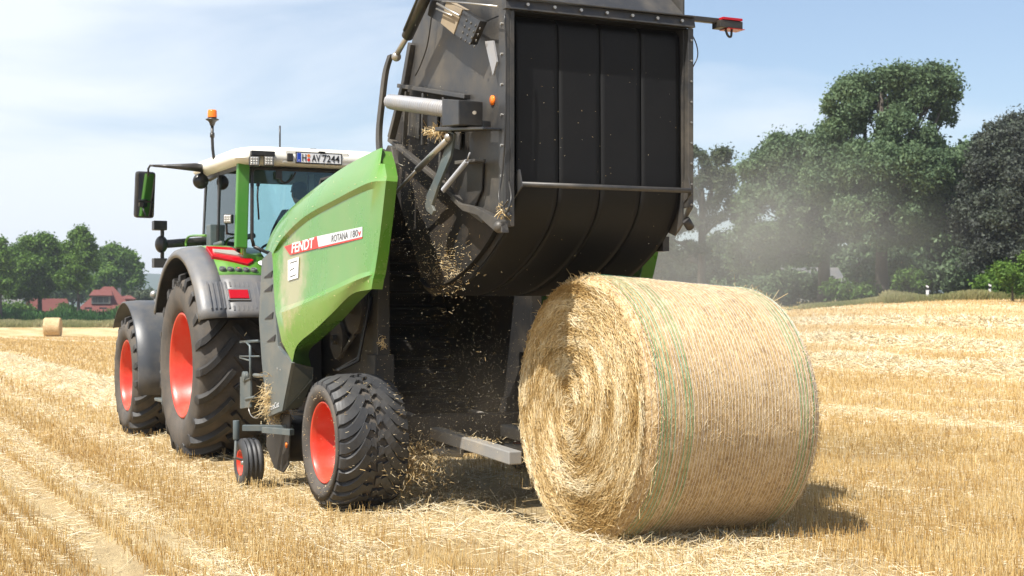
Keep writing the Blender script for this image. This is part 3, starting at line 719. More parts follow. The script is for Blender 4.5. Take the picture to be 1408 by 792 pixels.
# fixed front chamber
mb = MB()
sidepoly = [(0.45, 0.55), (2.2, 0.45), (2.45, 1.2), (2.3, 2.0), (1.6, 2.55), (0.75, 2.62), (0.20, 2.62), (0.12, 1.2)]
for x0 in (-0.66, 0.64):
    mb.prism([(x0, y, z) for y, z in sidepoly], (0.02, 0, 0))
mb.prism([(-0.64, 2.32, .45), (0.64, 2.32, .45), (0.64, 2.30, 1.9), (-0.64, 2.30, 1.9)], (0, .02, 0))
mb.prism([(-0.64, 2.30, 1.9), (0.64, 2.30, 1.9), (0.64, 1.7, 2.62), (-0.64, 1.7, 2.62)], (0, .02, 0.02))
mb.box((-0.64, 0.25, 2.62), (0.64, 1.72, 2.64))
mb.build('chamber', M_dark, bal)
for k, (y, z) in enumerate(((0.55, 0.52), (0.95, 0.50), (1.42, 0.62), (1.72, 0.86), (1.90, 1.14), (1.98, 1.44), (1.93, 1.74), (1.76, 2.02))):
    mb = MB(); mb.lathe([(-.63, .001), (-.63, .11), (.63, .11), (.63, .001)], 28, 'x', (0, y, z))
    for j in range(10):
        t = 2 * PI * j / 10; mb.bar((-.62, y + .112 * math.cos(t), z + .112 * math.sin(t)), (.62, y + .112 * math.cos(t), z + .112 * math.sin(t)), .02, .012)
    mb.build('roller', M_dark, bal)
for sx in (-1, 1):      # upright frame posts and struts
    mb = MB(); mb.box((sx * 0.66 - .05, 0.12, 0.62), (sx * 0.66 + .05, 0.22, 2.62)); mb.box((sx * .66 - .08, .10, .95), (sx * .66 + .08, .28, 1.15))
    mb.bar((sx * .66, .2, .75), (sx * .66, 1.6, .55), .10, .14)
    mb.build('frame_post', M_dark, bal, bevel=0.006)
mb = MB(); mb.tube([(-1.0, 0, .505), (1.0, 0, .505)], 0.06, 14); mb.box((-.75, -.06, .5), (.75, .1, .68))
mb.box((-.72, .25, .42), (-.60, 2.4, .58)); mb.box((.60, .25, .42), (.72, 2.4, .58)); mb.build('axle_frame', M_dark, bal, bevel=0.006)
# drive side inside the cowl: sprockets, chain guard
mb = MB()
for (y, z, r_) in ((0.55, 1.5, .20), (0.95, 1.25, .16), (1.25, 1.75, .26), (0.5, 2.05, .15)):
    mb.lathe([(-.78, .001), (-.80, .04), (-.76, .04), (-.76, r_), (-.72, r_), (-.72, .04), (-.66, .04)], 28, 'x', (0, y, z), smooth=False)
mb.bar((-.74, .95, 1.09), (-.74, .55, 1.3), .02, .03); mb.bar((-.74, .55, 1.7), (-.74, .5, 2.2), .02, .03)
mb.box((-.9, 1.5, .75), (-.7, 2.2, 2.1)); mb.build('drive', M_dark, bal, bevel=0.004)
mb = MB(); mb.tube([(-.95, .35, 1.02), (-.80, .30, 1.10), (-.72, .28, 1.55), (-.72, .35, 1.95)], .014, 8); mb.tube([(-.93, .45, 1.02), (-.78, .36, 1.12), (-.70, .26, 1.6)], .012, 8); mb.build('hydraulic_hose', M_black, bal)
# cowl carriers
mb = MB()
for (y, z) in ((-.6, 2.2), (.5, 2.25), (1.2, 1.5)):
    for sx in (-1, 1): mb.bar((sx * .66, y + (.75 if y < 0 else 0), z), (sx * 1.08, y, z), .05, .05)
mb.build('cowl_bracket', M_dark, bal)

# raised rear gate
gate = sub('rear_gate', bal)
XL, XR = -0.65, 0.66
def S(px, py, x=XL): return B(px, py, x=x)
mb = MB()
upper = [S(590, -40), S(575, 10), S(566, 60), S(560, 95), S(556, 122), S(642, 135), S(645, 190), S(648, 235), S(655, 290), S(672, 306), S(690, 318), S(699, 300), S(700, 200), S(700, 60), S(700, -30), S(660, -90)]
mb.prism(upper, (0.012, 0, 0))
mb.prism([(XR - 0.012, p[1], p[2]) for p in upper], (0.012, 0, 0))
mb.build('gate_side', M_gate, gate, fixn=True)
# inner cheeks following the belts, seen below the diagonal rail
inner = [S(556, 118, -.62), S(536, 190, -.62), S(533, 240, -.62), S(560, 330, -.62), S(578, 396, -.62), S(592, 408, -.62), S(615, 400, -.62), S(640, 383, -.62), S(662, 358, -.62), S(681, 330, -.62), S(690, 316, -.62), S(697, 120, -.62)]
mb = MB(); mb.prism([(-.592, p[1], p[2]) for p in inner], (0.008, 0, 0)); mb.prism([(0.625, p[1], p[2]) for p in inner], (0.008, 0, 0)); mb.build('inner_cheek', M_cheek, gate)
mb = MB()
def rail(a_, b_, w_=.05, h_=.03, x=XL - .02, m=mb): m.bar(S(*a_, x=x), S(*b_, x=x), w_, h_)
rail((537, 192), (604, 248)); rail((604, 248), (640, 284)); rail((640, 284), (668, 304))
rail((550, 118), (643, 133), .05, .03); rail((556, 118), (538, 190), .05, .05); rail((566, 60), (556, 118), .04, .06)
rail((584, 128), (583, 200), .04, .03); rail((612, 134), (606, 245), .04, .03); rail((560, 126), (556, 200), .035, .02)
mb.build('diagonal_rail', M_gate, gate, bevel=0.004)
# rib slots in the lower flank
mb = MB()
for (a_, b_, w_, h_) in ((566, 165, 11, 52), (592, 168, 9, 60), (622, 176, 11, 60)):
    mb.prism([S(a_ - w_, b_ - h_ / 2 + 6, x=-.635), S(a_ + w_, b_ - h_ / 2 + 10, x=-.635), S(a_ + w_ * .9, b_ + h_ / 2, x=-.635), S(a_ - w_ * .8, b_ + h_ / 2 - 6, x=-.635)], (0.01, 0, 0))
mb.build('flank_panel', M_gate, gate)
# rear flange columns
mb = MB(); yb = -2.1
mb.box((XL - .045, yb - .01, 2.02), (XL - .012, yb + .09, 3.40)); mb.box((XL - .012, yb - .012, 2.02), (XL + .018, yb + .05, 3.38))
mb.box((XR + .002, yb - .012, 2.18), (XR + .045, yb + .09, 3.38))
mb.prism([(XR + .002, yb - .010, 2.18), (XR + .045, yb - .010, 2.18), (XR + .002, yb + .1, 2.02)], (0, .02, 0))
mb.build('corner_column', M_gate, gate, bevel=0.004)
# top cross beam with bolt heads and the hood above
mb = MB(); zt = 3.385
mb.prism([(XL - .05, yb - .03, zt), (XR + .05, yb - .03, zt), (XR + .05, yb - .012, zt + .065), (XL - .05, yb - .012, zt + .065)], (0, .05, 0))
mb.prism([(XL - .05, yb - .04, zt + .066), (XR + .05, yb - .04, zt + .066), (XR + .05, yb + .05, zt + .078), (XL - .05, yb + .05, zt + .078)], (0, 0, .010))
mb.build('cross_beam', M_gate, gate, bevel=0.003)
mb = MB()
for x in np.linspace(-.55, .6, 7): mb.lathe([(-.012, .001), (-.012, .011), (.0, .011)], 6, 'y', (x, yb - .03, zt + .035), smooth=False)
for z in np.linspace(2.2, 3.3, 9): mb.lathe([(-.010, .001), (-.010, .007), (.0, .007)], 6, 'y', (XR + .025, yb - .012, z), smooth=False)
for z in np.linspace(2.15, 3.3, 7): mb.lathe([(-.010, .001), (-.010, .009), (.0, .009)], 6, 'x', (XL - .045, yb + .04, z), smooth=False)
mb.build('bolt_head', M_steel, gate)
mb = MB(); mb.prism([(XL + .02, yb + .02, zt + .08), (XR - .01, yb + .02, zt + .08), (XR - .22, yb + .55, zt + .70), (XL + .1, yb + .55, zt + .70)], (0, .012, 0.0)); mb.prism([(XR - .01, yb + .02, zt + .08), (XR - .22, yb + .55, zt + .70), (XR - .01, yb + 1.4, zt + .5)], (0.01, 0, 0))
mb.build('hood', M_gate, gate)
# belts: rear run, rounded belly, forward run
bw = 1.235; x0b = XL + .055
path = [(yb + .30, 3.40), (yb + .16, 3.39), (yb + .085, 3.345), (yb + .06, 3.27), (yb + .055, 2.9), (yb + .052, 2.5), (yb + .055, 2.28), (yb + .10, 2.14), (yb + .22, 2.00), (yb + .42, 1.86), (yb + .70, 1.73), (yb + 1.02, 1.635), (yb + 1.34, 1.60), (yb + 1.52, 1.66), (yb + 1.62, 1.80)]
pc = [Vector((0, a_, b_)) for a_, b_ in path]; pc = smooth_curve(pc, 70)
for k in range(4):
    xa = x0b + bw * k / 4 + .0045; xb_ = x0b + bw * (k + 1) / 4 - .0045
    mb = MB(); nn = 9
    rows = [[(xa + (xb_ - xa) * j / (nn - 1), p.y, p.z) for j in range(nn)] for p in pc]
    mb.loft(rows, smooth=True); mb.build('belt', M_belt, gate, solid=0.006)
mb = MB(); # backing behind the belts
mb.prism([(XL + .02, yb + .11, 2.2), (XR - .02, yb + .11, 2.2), (XR - .02, yb + .11, 3.38), (XL + .02, yb + .11, 3.38)], (0, .01, 0))
rows = [[(XL + .02, p.y + .03, p.z + .05), (XR - .02, p.y + .03, p.z + .05)] for p in pc[28:66]]
mb.loft(rows, smooth=True); mb.prism([(XL + .0, yb, 3.375), (XR, yb, 3.375), (XR, yb + .9, 3.375), (XL, yb + .9, 3.375)], (0, 0, .008))
mb.build('backing_plate', M_belt, gate)
mb = MB(); mb.tube([(XL + .05, yb - .045, 2.285), (XR, yb - .045, 2.29)], 0.017, 12)
for x in (XL + .045, XR - .005):
    mb.prism([(x, yb - .06, 2.27), (x, yb - .02, 2.38), (x, yb + .06, 2.36), (x, yb + .06, 2.20)], (.01, 0, 0))
mb.build('cross_bar', M_gate, gate)
mb = MB(); mb.tube([(XR + .01, yb + .03, 2.10), (XR + .06, yb + .05, 2.05)], .03, 10); mb.box((XR, yb + .3, 1.9), (XR + .05, yb + .45, 2.0)); mb.build('bearing_housing', M_dark, gate)
# pale coil spring with its black bracket and reflector
sp0, sp1 = Vector(B(537, 140, x=-.80)), Vector(B(643, 154, x=-.80))
mb = MB(); L_ = (sp1 - sp0); T_ = 36; pts = []
d = L_.normalized(); a_ = d.cross(Vector((1, 0, 0))).normalized(); b_ = d.cross(a_)
for k in range(T_ * 12 + 1):
    f = k / (T_ * 12); t = 2 * PI * k / 12
    pts.append(sp0 + L_ * f + (a_ * math.cos(t) + b_ * math.sin(t)) * .044)
mb.tube(pts, .0135, 7); mb.tube([sp0, sp1], .030, 12, mi=1)
mb.build('coil_spring', [M_spring, M_dark], gate)
mb = MB(); mb.prism([B(640, 138, x=-.72), B(664, 140, x=-.72), B(664, 174, x=-.72), B(640, 176, x=-.72)], (-.17, 0, 0)); mb.prism([B(622, 176, x=-.70), B(690, 176, x=-.70), B(690, 180, x=-.70), B(622, 182, x=-.70)], (-.13, 0, 0))
mb.build('spring_bracket', M_black, gate, bevel=0.006)
mb = MB(); mb.lathe([(-.006, .001), (-.006, .032), (.004, .032)], 24, 'x', B(677, 138, x=XL - .005)); mb.build('reflector', M_lenso, gate)
mb = MB(); mb.tube([B(653, 155, x=-.895), B(652, 155, x=-.91)], .012, 8); mb.build('bracket_bolt', M_steel, gate)
# perforated latch box
mb = MB()
c0, c1, c2, c3 = B(598, 8, x=-.70), B(630, -8, x=-.70), B(672, 25, x=-.70), B(655, 60, x=-.70)
mb.prism([B(597, 22, x=-.72), B(601, 0, x=-.72), B(622, 4, x=-.72), B(616, 33, x=-.72)], (-.05, 0, 0), 0)
mb.prism([B(634, 48, x=-.72), B(646, 15, x=-.72), B(670, 30, x=-.72), B(656, 62, x=-.72)], (-.05, 0, 0), 0)
mb.prism([B(616, 33, x=-.72), B(624, 2, x=-.72), B(646, 14, x=-.72), B(634, 48, x=-.72)], (-.055, 0, 0), 1)
lb = mb.build('latch_box', [M_black, M_tan], gate, bevel=0.003)
mb = MB()
for i in range(4):
    for j in range(4):
        a_ = B(641 + i * 6.2 - j * 2.6, 28 + i * 3.8 + j * 8.2, x=-.773); mb.lathe([(-.001, .001), (-.001, .009), (.003, .009)], 10, 'x', a_)
mb.build('perforation', M_gate, lb)
# long black ram top left, its rod and the curved arm
mb = MB(); mb.tube([B(604, -45, x=-.82), B(560, 50, x=-.82)], .042, 16); mb.tube([B(595, -50, x=-.86), B(556, 42, x=-.86)], .012, 8); mb.build('lift_ram', M_black, gate)
mb = MB(); mb.tube([B(560, 50, x=-.82), B(545, 76, x=-.82)], .02, 12); mb.ball(B(545, 78, x=-.82), .035); mb.build('ram_rod', M_steel, gate)
arm = [(540, 76), (533, 100), (528, 140), (524, 180), (525, 212), (531, 262)]
mb = MB(); lo = smooth_curve([B(x_, y_, x=-.80) for x_, y_ in arm], 24)
mb.loft([[(p.x, p.y - .035, p.z), (p.x, p.y + .035, p.z), (p.x - .03, p.y + .035, p.z), (p.x - .03, p.y - .035, p.z)] for p in lo], smooth=False, closed=True)
mb.build('swing_arm', M_gate, gate, bevel=0.003)
mb = MB(); mb.prism([B(540, 200, x=-.74), B(545, 203, x=-.74), B(549, 225, x=-.74), B(548, 255, x=-.74), B(540, 268, x=-.74), B(533, 250, x=-.74), B(533, 215, x=-.74)], (-.04, 0, 0)); mb.lathe([(-.03, .001), (-.03, .022), (.0, .022)], 12, 'x', B(529, 209, x=-.84)); mb.build('hinge_plate', M_gate, gate, bevel=0.004)
# slim silver ram, small spring, hooked latch, lugs
mb = MB(); mb.tube([B(616, 192, x=-.80), B(574, 233, x=-.80)], .022, 14); mb.tube([B(574, 233, x=-.80), B(541, 268, x=-.80)], .012, 10); mb.ball(B(617, 189, x=-.80), .03); mb.build('gas_strut', M_steel, gate)
mb = MB(); s0, s1 = Vector(B(642, 222, x=-.80)), Vector(B(609, 262, x=-.80)); L_ = s1 - s0; d = L_.normalized(); a_ = d.cross(Vector((1, 0, 0))).normalized(); b_ = d.cross(a_)
mb.tube([s0 + L_ * (k / 216) + (a_ * math.cos(2 * PI * k / 8) + b_ * math.sin(2 * PI * k / 8)) * .014 for k in range(217)], .0055, 5); mb.tube([B(646, 210, x=-.80), s0], .006, 6); mb.build('small_spring', M_spring, gate)
mb = MB()
hk = [B(x_, y_, x=-.76) for x_, y_ in ((620, 178), (628, 184), (623, 215), (606, 255), (597, 282), (600, 290), (597, 296), (590, 290), (588, 284), (590, 268), (603, 240), (615, 205))]
mb.prism(hk, (-.02, 0, 0)); mb.build('latch_hook', M_pgrey, gate, bevel=0.003)
mb = MB()
mb.prism([B(x_, y_, x=-.70) for x_, y_ in ((628, 274), (645, 290), (665, 296), (676, 306), (690, 318), (700, 320), (698, 305), (684, 296), (662, 285), (640, 280), (632, 268))], (-.05, 0, 0))
mb.ball(B(687, 312, x=-.74), .04, 8); mb.ball(B(698, 296, x=-.72), .03, 8); mb.prism([B(640, 222, x=-.70), B(668, 219, x=-.70), B(668, 223, x=-.70), B(640, 227, x=-.70)], (-.08, 0, 0))
mb.prism([B(640, 228, x=-.66), B(666, 222, x=-.66), B(664, 262, x=-.66), B(652, 290, x=-.66), B(638, 286, x=-.66), B(625, 262, x=-.66)], (-.012, 0, 0), 1)
mb.build('lower_lug', [M_gate, M_dark], gate, bevel=0.003)
mb = MB()
mb.prism([B(669, 57, x=-.70), B(680, 56, x=-.70), B(685, 85, x=-.70), B(680, 104, x=-.70), B(674, 80, x=-.70)], (-.012, 0, 0)); mb.build('guide_blade', M_spring, gate)
mb = MB(); mb.tube(smooth_curve([B(694, 20, x=-.72), B(696, 80, x=-.71), B(695, 170, x=-.71), B(691, 235, x=-.71), B(686, 268, x=-.74), B(690, 285, x=-.76), B(699, 275, x=-.74)], 40), .006, 6)
mb.tube(smooth_curve([B(700, 250, x=-.72), B(703, 272, x=-.76), B(697, 292, x=-.78), B(690, 280, x=-.74)], 20), .007, 6)
mb.tube(smooth_curve([B(595, 10, x=-.70), B(588, 60, x=-.70), B(578, 90, x=-.70), B(571, 104, x=-.70)], 20), .005, 6); mb.build('cable', M_black, gate)
mb = MB(); mb.tube([B(608, 2, x=-.78), B(640, 4, x=-.78), B(684, 9, x=-.78)], .006, 6); mb.tube([B(601, 5, x=-.80), B(632, 22, x=-.80)], .008, 6); mb.tube([B(600, 12, x=-.80), B(622, 22, x=-.80)], .006, 6); mb.build('latch_rod', M_steel, gate)
mb = MB(); mb.tube(smooth_curve([(XR + .03, yb, 3.36), (XR + .075, yb, 3.28), (XR + .085, yb, 3.2), (XR + .045, yb, 3.12)], 16), .004, 6); mb.build('cable', M_black, gate)
# lamp arm at the right
mb = MB(); mb.bar((XR + .0, yb + .02, 3.455), (XR + .26, yb + .02, 3.455), .04, .035); mb.box((XR + .24, yb - .04, 3.405), (XR + .425, yb + .06, 3.455)); la = mb.build('lamp_arm', M_black, gate, bevel=0.004)
mb = MB(); mb.box((XR + .26, yb - .045, 3.458), (XR + .42, yb + .065, 3.475)); mb.box((XR + .30, yb - .045, 3.40), (XR + .44, yb + .06, 3.404)); mb.build('lamp_lens', M_lensr, la, bevel=.003)
mb = MB(); mb.tube(smooth_curve([(XR + .31, yb, 3.40), (XR + .33, yb, 3.36), (XR + .355, yb, 3.355), (XR + .36, yb, 3.40)], 12), .008, 6); mb.build('lamp_cable', M_black, la)
# bale kicker arms
for sx in (-1, 1):
    mb = MB(); x = sx * .30
    mb.prism([(x - .05, .10, .60), (x + .05, .10, .60), (x + .05, -1.45, .53), (x - .05, -1.45, .53)], (0, 0, -.09)); mb.tube([(x - .06, -.15, .42), (x + .12, -.30, .41)], .035, 12); mb.bar((x, .1, .58), (x, .6, .62), .08, .1)
    mb.build('kicker_arm', M_lgrey, bal, bevel=0.008)
# pick-up gauge wheels and the pick-up
for sx in (-1, 1):
    w = sub('gauge_wheel', bal, (sx * 1.30, 1.62, 0.205), 0 if sx < 0 else PI)
    pr = [(-.075, .105), (-.085, .12), (-.088, .165), (-.078, .19), (-.066, .2), (-.062, .204), (-.058, .196), (-.044, .196), (-.041, .206), (-.020, .207), (-.017, .198), (-.004, .198), (0, .207), (.018, .207), (.021, .198), (.034, .198), (.037, .206), (.055, .204), (.066, .2), (.08, .18), (.085, .13), (.075, .105)]
    mb = MB(); mb.lathe(pr, 64, 'x'); mb.build('tyre', M_rub2, w)
    mb = MB(); mb.lathe([(-.07, .106), (-.08, .11), (-.075, .098), (-.02, .09), (-.015, .03), (.0, .001)], 40, 'x'); mb.lathe([(.075, .106), (.02, .09), (-.013, .09)], 40, 'x'); mb.build('rim', M_red, w)
    mb = MB(); mb.lathe([(-.07, .001), (-.07, .018), (-.03, .026), (-.01, .026)], 16, 'x'); mb.build('hub', M_steel, w)
mb = MB()
mb.lathe([(-1.02, .001), (-1.02, .20), (1.02, .20), (1.02, .001)], 24, 'x', (0, 1.75, .38))
for sx in (-1, 1):
    mb.prism([(sx * 1.03, 1.35, .20), (sx * 1.03, 1.5, .12), (sx * 1.03, 1.75, .13), (sx * 1.03, 2.0, .3), (sx * 1.03, 1.95, .62), (sx * 1.03, 1.3, .62)], (.012 * sx, 0, 0))
mb.build('pickup', M_dark, bal)
for sx in (-1, 1):
    mb = MB()
    mb.bar((sx * 1.36, 1.60, .50), (sx * .98, 1.42, .50), .055, .05); mb.tube([(sx * 1.40, 1.66, .40), (sx * 1.40, 1.66, .56)], .028, 12); mb.bar((sx * 1.22, 1.45, .49), (sx * 1.08, 1.12, .49), .05, .05); mb.tube([(sx * 1.30, 1.62, .205), (sx * 1.42, 1.62, .25), (sx * 1.40, 1.66, .42)], .014, 8)
    mb.build('wheel_arm', M_pgrey, bal, bevel=0.003)
mb = MB()   # step and handrail in front of the panel
zz = lambda a_, b_, x=-1.05: B(a_, b_, x=x)
mb.tube([zz(356, 469), zz(331, 470), zz(340, 471), zz(344, 476), zz(345, 520), zz(338, 523)], .013, 8); mb.tube([zz(330, 490), zz(357, 490)], .008, 8); mb.tube([zz(330, 492), zz(344, 496)], .008, 8)
mb.build('handrail', M_pgrey, bal)
mb = MB(); mb.prism([zz(330, 518), zz(344, 522), zz(344, 560), zz(330, 562)], (.02, 0, 0)); mb.tube([zz(350, 516), zz(364, 517)], .02, 8); mb.tube([zz(338, 549), zz(350, 546)], .014, 8); mb.lathe([(-.02, .001), (-.02, .05), (.02, .05)], 16, 'x', zz(337, 518)); mb.build('step_bracket', M_pgrey, bal, bevel=.003)
mb = MB(); mb.tube(smooth_curve([zz(346, 548), zz(342, 560), zz(346, 572), zz(355, 574), zz(358, 560)], 16), .005, 6); mb.build('cable', M_steel, bal)
mb = MB(); mb.prism([(-.08, 2.4, .55), (.08, 2.4, .55), (.06, 3.6, .62), (-.06, 3.6, .62)], (0, 0, .16)); mb.tube([(0, 2.3, .9), (0, 3.55, .85)], .06, 12); mb.build('drawbar', M_dark, bal, bevel=.006)
mb = MB(); mb.lathe([(-.004, .001), (-.004, .022), (.004, .022)], 16, 'x', (-1.05, 1.38, .36)); mb.build('side_reflector', M_lenso, bal)
# straw hanging in the pick-up corner and on ledges
def tuft(c, n, sd, name, label, ln=.12, droop=0.5, parent=None, rr=.0018):
    c = np.asarray(c); P = c + rng.normal(size=(n, 3)) * np.asarray(sd)
    D = rng.normal(size=(n, 3)); D[:, 2] = D[:, 2] * .8 - droop; D /= np.linalg.norm(D, axis=1, keepdims=True)
    Ln = ln * (.3 + rng.random(n)); VV, FF = strands(P, D, Ln, rr * (.6 + rng.random(n)))
    o = npmesh(name, VV, FF, M_bstraw, np.repeat(np.clip(rng.normal(.5, .25, n), 0, 1), 6), parent)
    return o
def Bw(p): 
    q = w2(p[0] + RB[0], p[1] + RB[1]); return (q[0], q[1], p[2])
def tuft_at(p, n, sd, label, ln=.12):
    o = tuft(Bw(p), n, sd, 'straw_tuft', label, ln); tag(o, label, 'straw', kind='stuff')
for p, n, sd, label, ln in [((-1.06, 1.62, .74), 1700, (.05, .06, .10), 'tangle of straw hanging before the grey panel above the small wheel', .09),
                            (B(604, 180, x=-.76), 140, (.05, .03, .012), 'little heap of straw on the ledge below the pale spring', .07),
                            (B(690, 290, x=-.76), 40, (.015, .02, .02), 'wisps of straw caught at the lower lug of the raised gate', .05),
                            (B(527, 470, x=-.70), 60, (.012, .012, .025), 'straw caught on the dark post above the baler tyre', .03)]:
    tuft_at(p, n, sd, label, ln)
tuft_at((-.50, -.05, .34), 3200, (.14, .24, .10), 'dusty straw piled between the baler tyre and the kicker arm', .035)

# ------------------------------------------------------------------ tractor
TR = w2(*RT)
tra = thing('tractor', 'green tractor with grey fenders, red rims and cream cab roof pulling the baler', 'tractor', (TR[0], TR[1], 0), HEAD)
cv = lambda t: 1 - (1 - t) ** 1.35
wheel(tra, (-1.25 + .345, 0, .93), .965, .335, .525, 20, .055, .062, .36, cv, .04, 'ag', .44)
wheel(tra, (1.25 - .345, 0, .93), .965, .335, .525, 20, .055, .062, .36, cv, .04, 'ag', .44, True)
wheel(tra, (-1.24 + .29, 2.83, .71), .735, .285, .415, 19, .048, .055, .36, cv, .04, 'ag', .36)
wheel(tra, (1.24 - .29, 2.83, .71), .735, .285, .415, 19, .048, .055, .36, cv, .04, 'ag', .36, True)
# raised letters on the rear tyre wall
wl0 = bpy.data.objects.get('wheel.002')
for ch, th in zip('TM 900', (0.10, -0.005, -.08, -.15, -.26, -.37)):
    if ch == ' ': continue
    rr_ = .80; t = th + .02
    ctr = Vector((-1.265, rr_ * math.sin(t), .93 + rr_ * math.cos(t)))
    ex_ = Vector((0, -math.cos(t) if False else math.cos(t) * -1, math.sin(t)))
    text(ch, M_sink, .085, frame(ctr, ex_, (0, math.sin(t), math.cos(t))), tra, 'tyre_lettering', .002)
# axles and body
mb = MB(); mb.tube([(-.75, 0, .93), (.75, 0, .93)], .17, 20); mb.box((-.32, -.55, .65), (.32, .7, 1.45)); mb.box((-.28, .6, .60), (.28, 3.4, 1.1)); mb.tube([(-.7, 2.83, .71), (.7, 2.83, .71)], .11, 16)
mb.box((-.25, -.75, .55), (.25, -.5, 1.2)); mb.bar((-.4, -.5, .75), (-.42, -1.15, .55), .06, .09); mb.bar((.4, -.5, .75), (.42, -1.15, .55), .06, .09)
mb.build('chassis', M_dark, tra, bevel=.01)
mb = MB()
hs = [(1.45, .46, 1.95), (2.2, .46, 1.93), (3.0, .44, 1.85), (3.6, .40, 1.72), (3.85, .34, 1.55)]
rows = []
for y, hw_, zt_ in hs:
    rows.append([(-hw_, y, 1.1), (-hw_, y, zt_ - .22), (-hw_ * .85, y, zt_ - .06), (-hw_ * .5, y, zt_), (hw_ * .5, y, zt_), (hw_ * .85, y, zt_ - .06), (hw_, y, zt_ - .22), (hw_, y, 1.1)])
mb.loft(rows); mb.add(rows[-1], [list(range(8))], False); mb.build('bonnet', M_green, tra, solid=.01)
mb = MB(); mb.box((-.38, 3.5, .75), (.38, 3.95, 1.12)); mb.build('front_weight', M_dark, tra, bevel=.02)
# fuel tank and steps
mb = MB(); mb.box((-1.0, 1.05, .62), (-.45, 2.0, 1.25)); mb.build('fuel_tank', M_black, tra, bevel=.05)
mb = MB()
for k, z in enumerate((.48, .78, 1.08)): mb.box((-1.16 + k * .06, 1.12, z), (-.85, 1.55, z + .035))
mb.box((-1.17, 1.10, .46), (-1.13, 1.13, .85)); mb.build('step', M_pgrey, tra, bevel=.008)
